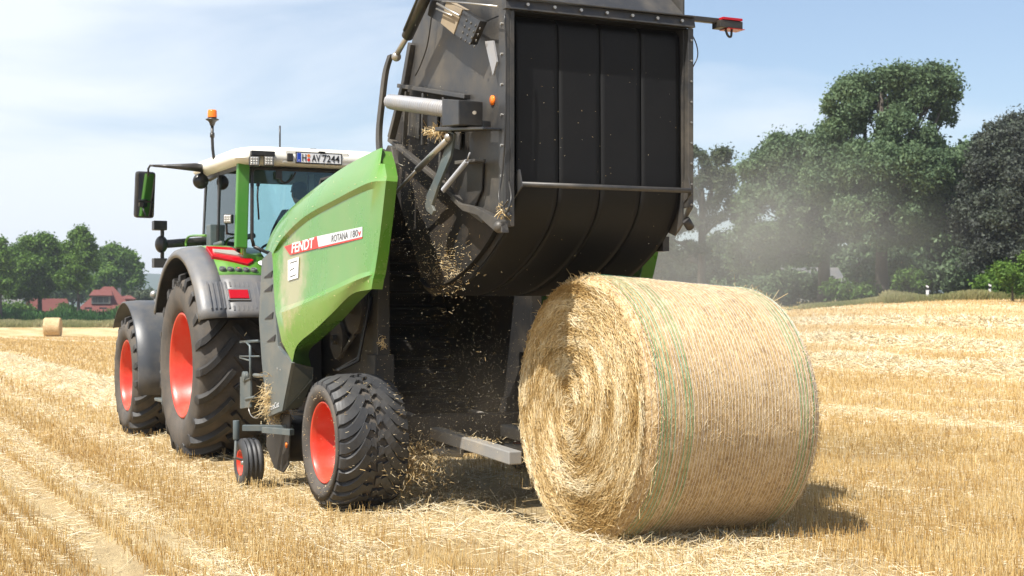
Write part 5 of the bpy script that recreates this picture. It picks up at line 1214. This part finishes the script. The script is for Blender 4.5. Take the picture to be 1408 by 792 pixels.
rt('oak_tree', 'tallest broad oak on the right with open branching top', 1212, 86, [(1158, 142, 22, 20, 0), (1185, 120, 26, 16, 1), (1232, 112, 26, 13, 0), (1283, 108, 22, 12, 0), (1302, 132, 19, 15, 0), (1303, 163, 15, 10, 1), (1262, 140, 26, 20, 0), (1205, 155, 40, 26, 0), (1240, 188, 34, 26, -1), (1160, 192, 38, 32, 1), (1282, 208, 26, 18, 0), (1215, 240, 66, 34, -2), (1165, 245, 55, 45, 0), (1280, 240, 45, 36, 0), (1190, 302, 60, 32, -2), (1255, 300, 62, 34, 0)],
   4.2, .42, 184000, .105, M_oak, clump=(.35, .8), dens=14, group=None, fill=.66)
rt('oak_tree', 'wide leafy oak left of the tallest oak, half veiled by dust', 1133, 92, [(1125, 205, 30, 30, 0), (1080, 225, 40, 34, 0), (1110, 260, 55, 40, -1), (1050, 245, 30, 32, 0), (1070, 300, 60, 42, -1), (1140, 302, 45, 34, 0), (1085, 338, 48, 22, -1), (1040, 340, 40, 34, 0), (1150, 250, 30, 40, 2)],
   3.8, .44, 140000, .105, M_oak, clump=(.35, .78), dens=14, fill=.66)
rt('ash_tree', 'thin airy tree right of the raised gate, seen through dust', 965, 108, [(960, 225, 26, 20, 0), (990, 232, 26, 20, 0), (935, 240, 22, 20, 0), (975, 262, 42, 20, 0), (925, 275, 34, 20, 0), (1000, 290, 28, 16, 0), (950, 305, 40, 16, 0), (905, 320, 30, 22, 0), (935, 345, 40, 16, 0), (890, 345, 26, 26, 0)],
   7, .34, 54000, .11, M_olive, clump=(.3, .7), dens=9, fill=.5)
rt('copper_beech', 'dark purple copper beech at the right border', 1400, 82, [(1375, 200, 36, 24, 0), (1410, 190, 36, 24, 0), (1350, 235, 30, 26, 0), (1395, 245, 46, 34, -1), (1440, 230, 46, 44, 0), (1370, 290, 46, 34, -1), (1420, 300, 50, 40, -1), (1350, 330, 36, 34, 0), (1395, 350, 50, 28, -1), (1345, 285, 30, 30, 1)],
   3.6, .4, 117800, .10, M_beech, clump=(.4, .8), dens=14, fill=.62)
rt('dark_tree', 'deep green tree in the shade between the tallest oak and the copper beech', 1305, 98, [(1300, 250, 44, 40, 0), (1330, 235, 30, 34, 0), (1290, 310, 55, 40, 0), (1330, 330, 44, 40, 0), (1270, 360, 50, 28, 0), (1320, 372, 40, 22, 0)],
   3, .3, 40000, .16, M_oak, clump=(.35, .78), dens=14, fill=.66)
rt('young_tree', 'small bright green sapling under the oaks', 1250, 80, [(1250, 378, 13, 12, 0), (1244, 388, 10, 8, 0), (1258, 392, 9, 8, 0)], 1.0, .05, 3500, .09, M_bush, clump=(.2, .4), dens=18)
rt('young_tree', 'leafy green shrub tree at the foot of the copper beech', 1392, 74, [(1385, 372, 14, 9, 0), (1400, 385, 16, 10, 0), (1412, 370, 14, 14, 0)], 1.0, .05, 6000, .09, M_leaf, clump=(.25, .5), dens=18)
rt('background_tree', 'hazy low tree behind the dust, left of the white house', 1000, 135, [(1000, 350, 44, 22, 0), (1050, 370, 44, 24, 0), (1020, 385, 44, 18, 0)], 2.5, .25, 16000, .2, M_olive, clump=(.7, 1.3), dens=8)
rt('background_tree', 'dark tree behind the white house on the right', 1180, 122, [(1175, 350, 50, 36, 0), (1230, 372, 44, 26, 0), (1130, 375, 40, 24, 0)], 2.5, .25, 18000, .2, M_oak, clump=(.7, 1.3), dens=9)
rt('background_tree', 'low tree just behind the raised gate at the far field edge', 905, 128, [(900, 360, 30, 26, 0), (870, 372, 30, 24, 0), (935, 380, 30, 20, 0)], 2.5, .22, 12000, .2, M_olive, clump=(.7, 1.2), dens=9)
rt('background_tree', 'spreading dark tree far beyond the right border', 1470, 100, [(1460, 250, 60, 60, 0), (1500, 320, 60, 60, 0), (1440, 340, 40, 40, 0)], 3, .3, 20000, .2, M_oak, clump=(.7, 1.3), dens=8)

Zl = 178
rt('maple_tree', 'full dark green tree left of the slender tree, above the grey gabled house', 55, 176, [(55, 338, 22, 12, 0), (30, 355, 24, 18, 0), (75, 352, 18, 16, 0), (50, 372, 36, 20, -1), (25, 388, 26, 16, 0), (68, 388, 24, 15, 0), (40, 398, 30, 12, -1)], 3.6, .32, 67200, .155, M_leaf, clump=(.5, .95), dens=11, fill=.6)
rt('poplar_tree', 'slender tree with pointed airy top between the two roofs', 108, 172, [(110, 328, 12, 11, 0), (120, 340, 13, 12, 0), (98, 345, 11, 10, 0), (112, 358, 20, 12, 0), (114, 372, 22, 12, 0), (100, 384, 18, 10, 0), (116, 388, 16, 8, 0)], 4.4, .24, 41600, .155, M_leaf, clump=(.35, .8), dens=11, fill=.55)
rt('lime_tree', 'rounded green tree behind the red hipped roof', 165, 228, [(150, 354, 16, 12, 0), (168, 358, 18, 14, 0), (182, 370, 14, 14, 0), (160, 378, 28, 20, 0), (180, 392, 16, 14, 0), (140, 388, 22, 18, 0)], 3.5, .3, 26000, .26, M_leaf, clump=(.55, 1.1), dens=10, fill=.6)
rt('maple_tree', 'sparse tree cut by the left border', 0, 168, [(2, 342, 9, 9, 0), (-12, 350, 18, 20, 0), (8, 356, 9, 8, 0), (-8, 385, 24, 22, 0)], 4.5, .28, 12000, .19, M_leaf, clump=(.5, .9), dens=7, fill=.5)
rt('background_tree', 'dark trees filling the gap behind the slender tree', 100, 240, [(90, 392, 26, 20, 0), (120, 396, 20, 18, 0), (62, 398, 22, 18, 0)], 3, .3, 14000, .28, M_oak, clump=(1, 1.6), dens=6)
rt('willow_tree', 'pale green bushy tree right of the red hipped roof', 196, 215, [(190, 408, 12, 8, 0), (202, 410, 12, 9, 0), (212, 414, 12, 9, 0)], 1.2, .12, 6000, .2, M_olive, clump=(.5, .9), dens=10)
def hedge(name, label, x0p, x1p, Z, h, dp, n, mat, cat='hedge', sz=.12, kind=None):
    X0, X1 = px2(x0p, Z), px2(x1p, Z); m_ = max(6, int((X1 - X0) * 3)); cl = []
    for k in range(m_):
        x = X0 + (X1 - X0) * rng.random(); y = Z + dp * (rng.random() - .5); cl.append((np.array([x, y, float(terrain(x, y)) + h * (.25 + .5 * rng.random())]), h * (.32 + .15 * rng.random())))
    V_, F_, c_ = leaves_for(cl, n, sz); tag(npmesh(name, V_, F_, mat, c_), label, cat, kind=kind)
hedge('hedge', 'clipped green hedge between the two oak trunks', 1146, 1200, 84, 1.25, 1.5, 9000, M_bush)
hedge('hedge', 'rough green hedge under the copper beech', 1360, 1440, 80, 1.8, 2.5, 14000, M_leaf)
hedge('hedge', 'dark low undergrowth behind the oak trunks', 1205, 1365, 96, 3.0, 4, 22000, M_oak, sz=.15)
hedge('hedge', 'shadowy undergrowth left of the oak trunks behind the bale', 985, 1125, 100, 2.2, 4, 16000, M_oak, sz=.15)
hedge('hedge', 'low dark bushes behind the maize on the left', -20, 40, 185, 2.6, 4, 8000, M_leaf, sz=.18)
hedge('bush', 'round pale bush beside the grey gabled house', 76, 90, 183, 2.2, 3, 3000, M_bush, 'bush', .16)
# verge grass and maize as ground cover
def blades(name, label, x0p, x1p, Z0, Z1, n, h, r_, mat, cat, sp=.35, zf=None):
    Z = Z0 + (Z1 - Z0) * rng.random(n); X = ((x0p + (x1p - x0p) * rng.random(n)) - 704) / 1955 * Z
    D = np.stack([rng.normal(size=n) * sp, rng.normal(size=n) * sp, np.ones(n)], 1); patch = np.array([mn.noise((x * .35, 0.3, z * .35)) for x, z in zip(X, Z)])
    VV, FF = strands(np.stack([X, Z, terrain(X, Z) - .02], 1), D, h * (.4 + .8 * rng.random(n)) * (1 + .8 * patch), np.full(n, r_) * (.6 + .8 * rng.random(n)))
    tag(npmesh(name, VV, FF, mat, np.repeat(np.clip(.5 + patch * .6 + rng.normal(size=n) * .15, 0, 1), 6)), label, cat, kind='stuff')
blades('verge_grass', 'tall dry and green grass along the right field edge', 1215, 1440, 78, 82, 22000, .42, .014, M_grass, 'grass')
blades('verge_grass', 'low rough grass below the oak trunks at the field edge', 1100, 1240, 80, 84, 14000, .22, .014, M_grass, 'grass')
blades('verge_grass', 'green and straw coloured grass strip before the maize on the left', -30, 215, 150, 168, 26000, .45, .03, M_grass, 'grass')
blades('maize', 'dark green maize crop along the left field edge', -30, 215, 168, 176, 16000, 1.25, .07, M_corn, 'maize', .45)
# far meadow strip and hills
def strip(name, x0, x1, y0, y1, dz, mat):
    n = 40; xs_ = np.linspace(x0, x1, n); ys_ = np.linspace(y0, y1, 12); A_, B_ = np.meshgrid(xs_, ys_); V_ = np.stack([A_, B_, terrain(A_, B_) + dz], -1).reshape(-1, 3)
    i_ = (np.arange(11)[:, None] * n + np.arange(n - 1)[None]).ravel(); tag(npmesh(name, V_, np.stack([i_, i_ + 1, i_ + 1 + n, i_ + n], 1), mat), kind='structure')
M_mead = paint('meadow', (0.075, 0.12, 0.03), .9, dust=.4, dustcol=(.16, .17, .05), scale=.2)
strip('meadow', -220, 300, 176, 900, .06, M_mead); strip('meadow', 14, 220, 82, 178, .05, M_mead)
M_hill = paint('wooded_hill', (0.030, 0.060, 0.045), .9, dust=.5, dustcol=(.05, .085, .05), scale=.02)
mb = MB(); rows = []
for k in range(81):
    x = -1400 + k * 35; hgt = 34 + 14 * math.sin(x * .0032 + 1.2) + 5 * math.sin(x * .011) + 2.5 * mn.noise((x * .03, 0, 0))
    rows.append([(x, 1250, -2), (x, 1400, hgt * .7), (x, 1500, hgt), (x, 1900, hgt * .8)])
mb.loft(rows); tag(mb.build('hills', M_hill), kind='structure')

# ------------------------------------------------------------------ houses
M_tile = paint('red_roof_tiles', (0.135, 0.034, 0.026), .8, dust=.3, dustcol=(.20, .07, .05), scale=.9)
M_wall = paint('pale_render_wall', (0.55, 0.53, 0.50), .85, dust=.2, scale=1)
M_brick = paint('brick_wall', (0.26, 0.10, 0.075), .9, dust=.3, scale=1)
M_slate = paint('grey_slate', (0.10, 0.105, 0.115), .7, dust=.3, scale=1)
M_pane = plain('dark_window_pane', (0.02, 0.025, 0.03), .08)
def gz_(X, Y): return float(terrain(X, Y))
def house_hip(px, Z):
    X = px2(px, Z); t = thing('house', 'brick house with big red hipped roof and wide dormer on the left', 'house', (X, Z, gz_(X, Z)), R(14)); z0 = gz_(X, Z)
    k = Z / 1955; w_ = 3.7; e = EYE + (425 - 428) * k - z0; h = EYE + (425 - 394) * k - z0
    mb = MB(); mb.box((-w_, -3.4, 0), (w_, 3.4, e)); mb.build('wall', M_brick, t)
    mb = MB(); o_ = .5; ry = [(-w_ - o_, -3.9, e - .1), (w_ + o_, -3.9, e - .1), (w_ + o_, 3.9, e - .1), (-w_ - o_, 3.9, e - .1), (-.35, 0, h), (1.0, 0, h)]
    mb.add(ry, [(0, 1, 5, 4), (1, 2, 5), (2, 3, 4, 5), (3, 0, 4), (0, 3, 2, 1)]); rf = mb.build('roof', M_tile, t)
    zd = e + (h - e) * .30; mb = MB(); mb.box((-1.9, -3.05, zd), (.7, -1.2, zd + 1.15)); dm = mb.build('dormer', M_slate, t)
    mb = MB(); mb.prism([(-2.2, -3.3, zd + 1.10), (1.0, -3.3, zd + 1.10), (.7, -.9, zd + 1.9), (-1.7, -.9, zd + 1.9)], (0, 0, .12)); mb.build('dormer_roof', M_tile, dm)
    for x in (-1.7, -.95, -.2): 
        mb = MB(); mb.box((x, -3.09, zd + .2), (x + .62, -3.055, zd + .95)); mb.build('window', M_pane, dm)
    mb = MB(); mb.box((1.6, -.3, h - 1.3), (2.1, .2, h - .2)); mb.build('chimney', M_slate, rf)
    mb = MB(); mb.box((2.3, -1.6, e + .6), (3.9, .2, e + 1.7)); d2 = mb.build('dormer', M_brick, t); mb = MB(); mb.prism([(2.1, -1.9, e + 1.7), (4.2, -1.9, e + 1.7), (3.4, .4, e + 2.2), (2.0, .4, e + 2.2)], (0, 0, .1)); mb.build('dormer_roof', M_tile, d2)
    for x in (-2.8, -.8, 1.4): mb = MB(); mb.box((x, -3.44, .8), (x + 1, -3.405, 2.0)); mb.build('window', M_pane, t)
house_hip(146, 205)
def house_gable(px, Z, w_, l_, e, h, rz, wall, roofm, label, gablem=None):
    X = px2(px, Z); t = thing('house', label, 'house', (X, Z, gz_(X, Z)), rz)
    mb = MB(); mb.box((-l_, -w_, 0), (l_, w_, e)); mb.build('wall', wall, t)
    mb = MB(); mb.add([(-l_, -w_, e), (-l_, w_, e), (-l_, 0, h)], [(0, 1, 2)]); mb.add([(l_, -w_, e), (l_, w_, e), (l_, 0, h)], [(0, 1, 2)]); mb.build('gable', gablem or wall, t, solid=.05)
    mb = MB(); o_ = .4
    for s_ in (-1, 1): mb.prism([(-l_ - o_, s_ * (w_ + o_), e - .3), (l_ + o_, s_ * (w_ + o_), e - .3), (l_ + o_, 0, h + .05), (-l_ - o_, 0, h + .05)], (0, 0, .14))
    mb.build('roof', roofm, t)
    for x in (-l_ * .6, 0, l_ * .5): mb = MB(); mb.box((x, -w_ - .04, e * .35), (x + 1, -w_ - .003, e * .8)); mb.build('window', M_pane, t)
    mb = MB(); mb.box((-l_ - .04, -.6, e * .4), (-l_ - .003, .6, e * .85)); mb.build('window', M_pane, t)
house_gable(66, 200, 1.9, 2.3, 1.6, 3.05, R(38), M_brick, M_tile, 'low house with grey slate gable and red roof behind the distant bale', M_slate)
house_gable(-6, 215, 3, 4, 2.4, 4.4, R(10), M_wall, M_slate, 'white walled house cut by the left border')
house_gable(958, 150, 3.2, 4.2, 3.2, 5.2, R(-12), M_brick, M_tile, 'red brick house behind the dust right of the raised gate')
house_gable(1113, 112, 1.6, 1.9, 1.7, 2.5, R(5), M_wall, M_slate, 'white house glimpsed between the oak trunks')
# marker posts in the verge
for px, lab in ((1275, 'short white marker post left in the verge grass'), (1361, 'short white marker post right in the verge grass')):
    X = px2(px, 78.5); t = thing('marker_post', lab, 'post', (X, 78.5, gz_(X, 78.5)), 0, 'white marker posts in the verge')
    mb = MB(); mb.prism([(-.07, -.04, 0), (.07, -.04, 0), (.07, .04, 0), (-.07, .04, 0)], (0, 0, .62)); mb.prism([(-.07, -.04, .80), (.07, -.04, .72), (.07, .04, .72), (-.07, .04, .80)], (0, 0, .10)); mb.build('post', M_white, t)
    mb = MB(); mb.box((-.072, -.042, .62), (.072, .042, .76)); mb.build('black_band', M_ink, t)

# ------------------------------------------------------------------ flying chaff and dust
n = 9500
cl = rng.choice(4, n, p=[.56, .24, .12, .08])
cen = np.array([Bw((-.15, -.45, .75)), Bw((-.6, -.8, 2.2)), Bw((1.25, 1.2, 2.0)), Bw((.1, -1.3, 1.6))]); sdv = np.array([(.40, .40, .38), (.22, .3, .35), (.75, .9, .45), (1.0, .6, .8)])
P = cen[cl] + rng.normal(size=(n, 3)) * sdv[cl]; P[:, 2] = np.abs(P[:, 2] - .03) + .03
D = rng.normal(size=(n, 3)); Ln = np.where(rng.random(n) < .035, .012 + .022 * rng.random(n),   .002 + .0055 * rng.random(n)); VV, FF = strands(P, D, Ln, .0009 * (.5 + rng.random(n)))
tag(npmesh('flying_chaff', VV, FF, M_loose, np.repeat(rng.random(n), 6)), 'bits of straw and chaff flying in the air behind the baler', 'chaff', kind='stuff')
def dust(name, label, c, rad_, dens, colr):
    m, nt, b = newmat('dust_' + name)
    nt.nodes.remove(b); L = nt.links; out = nt.nodes['Material Output']
    pv = N(nt, 'ShaderNodeVolumePrincipled'); pv.inputs['Color'].default_value = (*colr, 1); pv.inputs['Anisotropy'].default_value = .25
    tc = N(nt, 'ShaderNodeTexCoord'); ln = N(nt, 'ShaderNodeVectorMath', operation='LENGTH'); L.new(tc.outputs['Object'], ln.inputs[0])
    fo = N(nt, 'ShaderNodeMapRange'); fo.interpolation_type = 'SMOOTHSTEP'; fo.inputs[1].default_value = 1.0; fo.inputs[2].default_value = .15; fo.inputs[3].default_value = 0; fo.inputs[4].default_value = 1; L.new(ln.outputs['Value'], fo.inputs[0])
    nz = N(nt, 'ShaderNodeTexNoise', Scale=1.8, Detail=3); L.new(tc.outputs['Object'], nz.inputs['Vector'])
    nr = N(nt, 'ShaderNodeMapRange'); nr.inputs[1].default_value = .32; nr.inputs[2].default_value = .68; L.new(nz.outputs[0], nr.inputs[0])
    m1 = N(nt, 'ShaderNodeMath', operation='MULTIPLY'); L.new(fo.outputs[0], m1.inputs[0]); L.new(nr.outputs[0], m1.inputs[1])
    m2 = N(nt, 'ShaderNodeMath', operation='MULTIPLY'); m2.inputs[1].default_value = dens; L.new(m1.outputs[0], m2.inputs[0]); L.new(m2.outputs[0], pv.inputs['Density'])
    L.new(pv.outputs[0], out.inputs['Volume'])
    mb = MB(); mb.ball((0, 0, 0), 1.0, 14); o = mb.build('dust_cloud', m); o.location = c; o.scale = rad_; tag(o, label, 'dust', kind='stuff')
dust('a', 'pale dust cloud drifting right of the raised gate above the bale', (px2(1000, 14.5), 14.5, 2.0), (2.7, 2.4, 1.6), .40, (1.0, .92, .78))
dust('b', 'thin brown dust in the dark gap between tyre and bale', Bw((-.15, -.55, .75)), (.95, .9, .75), .45, (.75, .6, .42))
# air: one even box of haze round everything
m, nt, b = newmat('haze_air'); nt.nodes.remove(b)
pv = N(nt, 'ShaderNodeVolumePrincipled'); pv.inputs['Color'].default_value = (.86, .91, 1.0, 1); pv.inputs['Density'].default_value = HAZE; pv.inputs['Anisotropy'].default_value = .3
nt.links.new(pv.outputs[0], nt.nodes['Material Output'].inputs['Volume'])
mb = MB(); mb.box((-1530, -330, -4), (1530, 2030, 62)); tag(mb.build('haze', m), 'thin pale summer haze lying over the whole field', 'haze', kind='stuff')

# pieces that stand apart become parts of their own
def split_loose(o):
    me = o.data; n = len(me.vertices); par = list(range(n))
    def fd(i):
        while par[i] != i: par[i] = par[par[i]]; i = par[i]
        return i
    for p in me.polygons:
        a_ = fd(p.vertices[0])
        for v_ in p.vertices[1:]: par[fd(v_)] = a_
    grp = {}
    for p in me.polygons: grp.setdefault(fd(p.vertices[0]), []).append(p)
    if len(grp) < 2: return
    nm = o.name.split('.')[0]
    for i_, ps in enumerate(grp.values()):
        mb = MB(); mp_ = {}
        for p in ps:
            for v_ in p.vertices:
                if v_ not in mp_: mp_[v_] = len(mb.v); mb.v.append(tuple(me.vertices[v_].co))
            mb.f.append([mp_[v_] for v_ in p.vertices]); mb.sm.append(p.use_smooth); mb.mi.append(p.material_index)
        q = mb.build(nm, list(me.materials), o.parent)
        for md in o.modifiers:
            if md.type == 'BEVEL': k_ = q.modifiers.new('bevel', 'BEVEL'); k_.width = md.width; k_.segments = 2; k_.limit_method = 'ANGLE'; k_.angle_limit = R(35)
    bpy.data.objects.remove(o, do_unlink=True)
for o in list(bpy.data.objects):
    if o.type == 'MESH' and not o.children and o.name.split('.')[0] in ('corner_column', 'rear_pillar', 'cable', 'flank_panel', 'inner_cheek', 'louvre', 'latch', 'bolt_head', 'latch_rod', 'bearing_housing', 'plate_lamp', 'mirror_glass', 'step', 'hydraulic_hose', 'cowl_bracket', 'button_row', 'button_core', 'perforation'): split_loose(o)
for o in list(bpy.data.objects):      # no piece lies deeper than a sub-part
    while o.parent and o.parent.parent and o.parent.parent.parent: o.parent = o.parent.parent
print('built', len(bpy.data.objects))
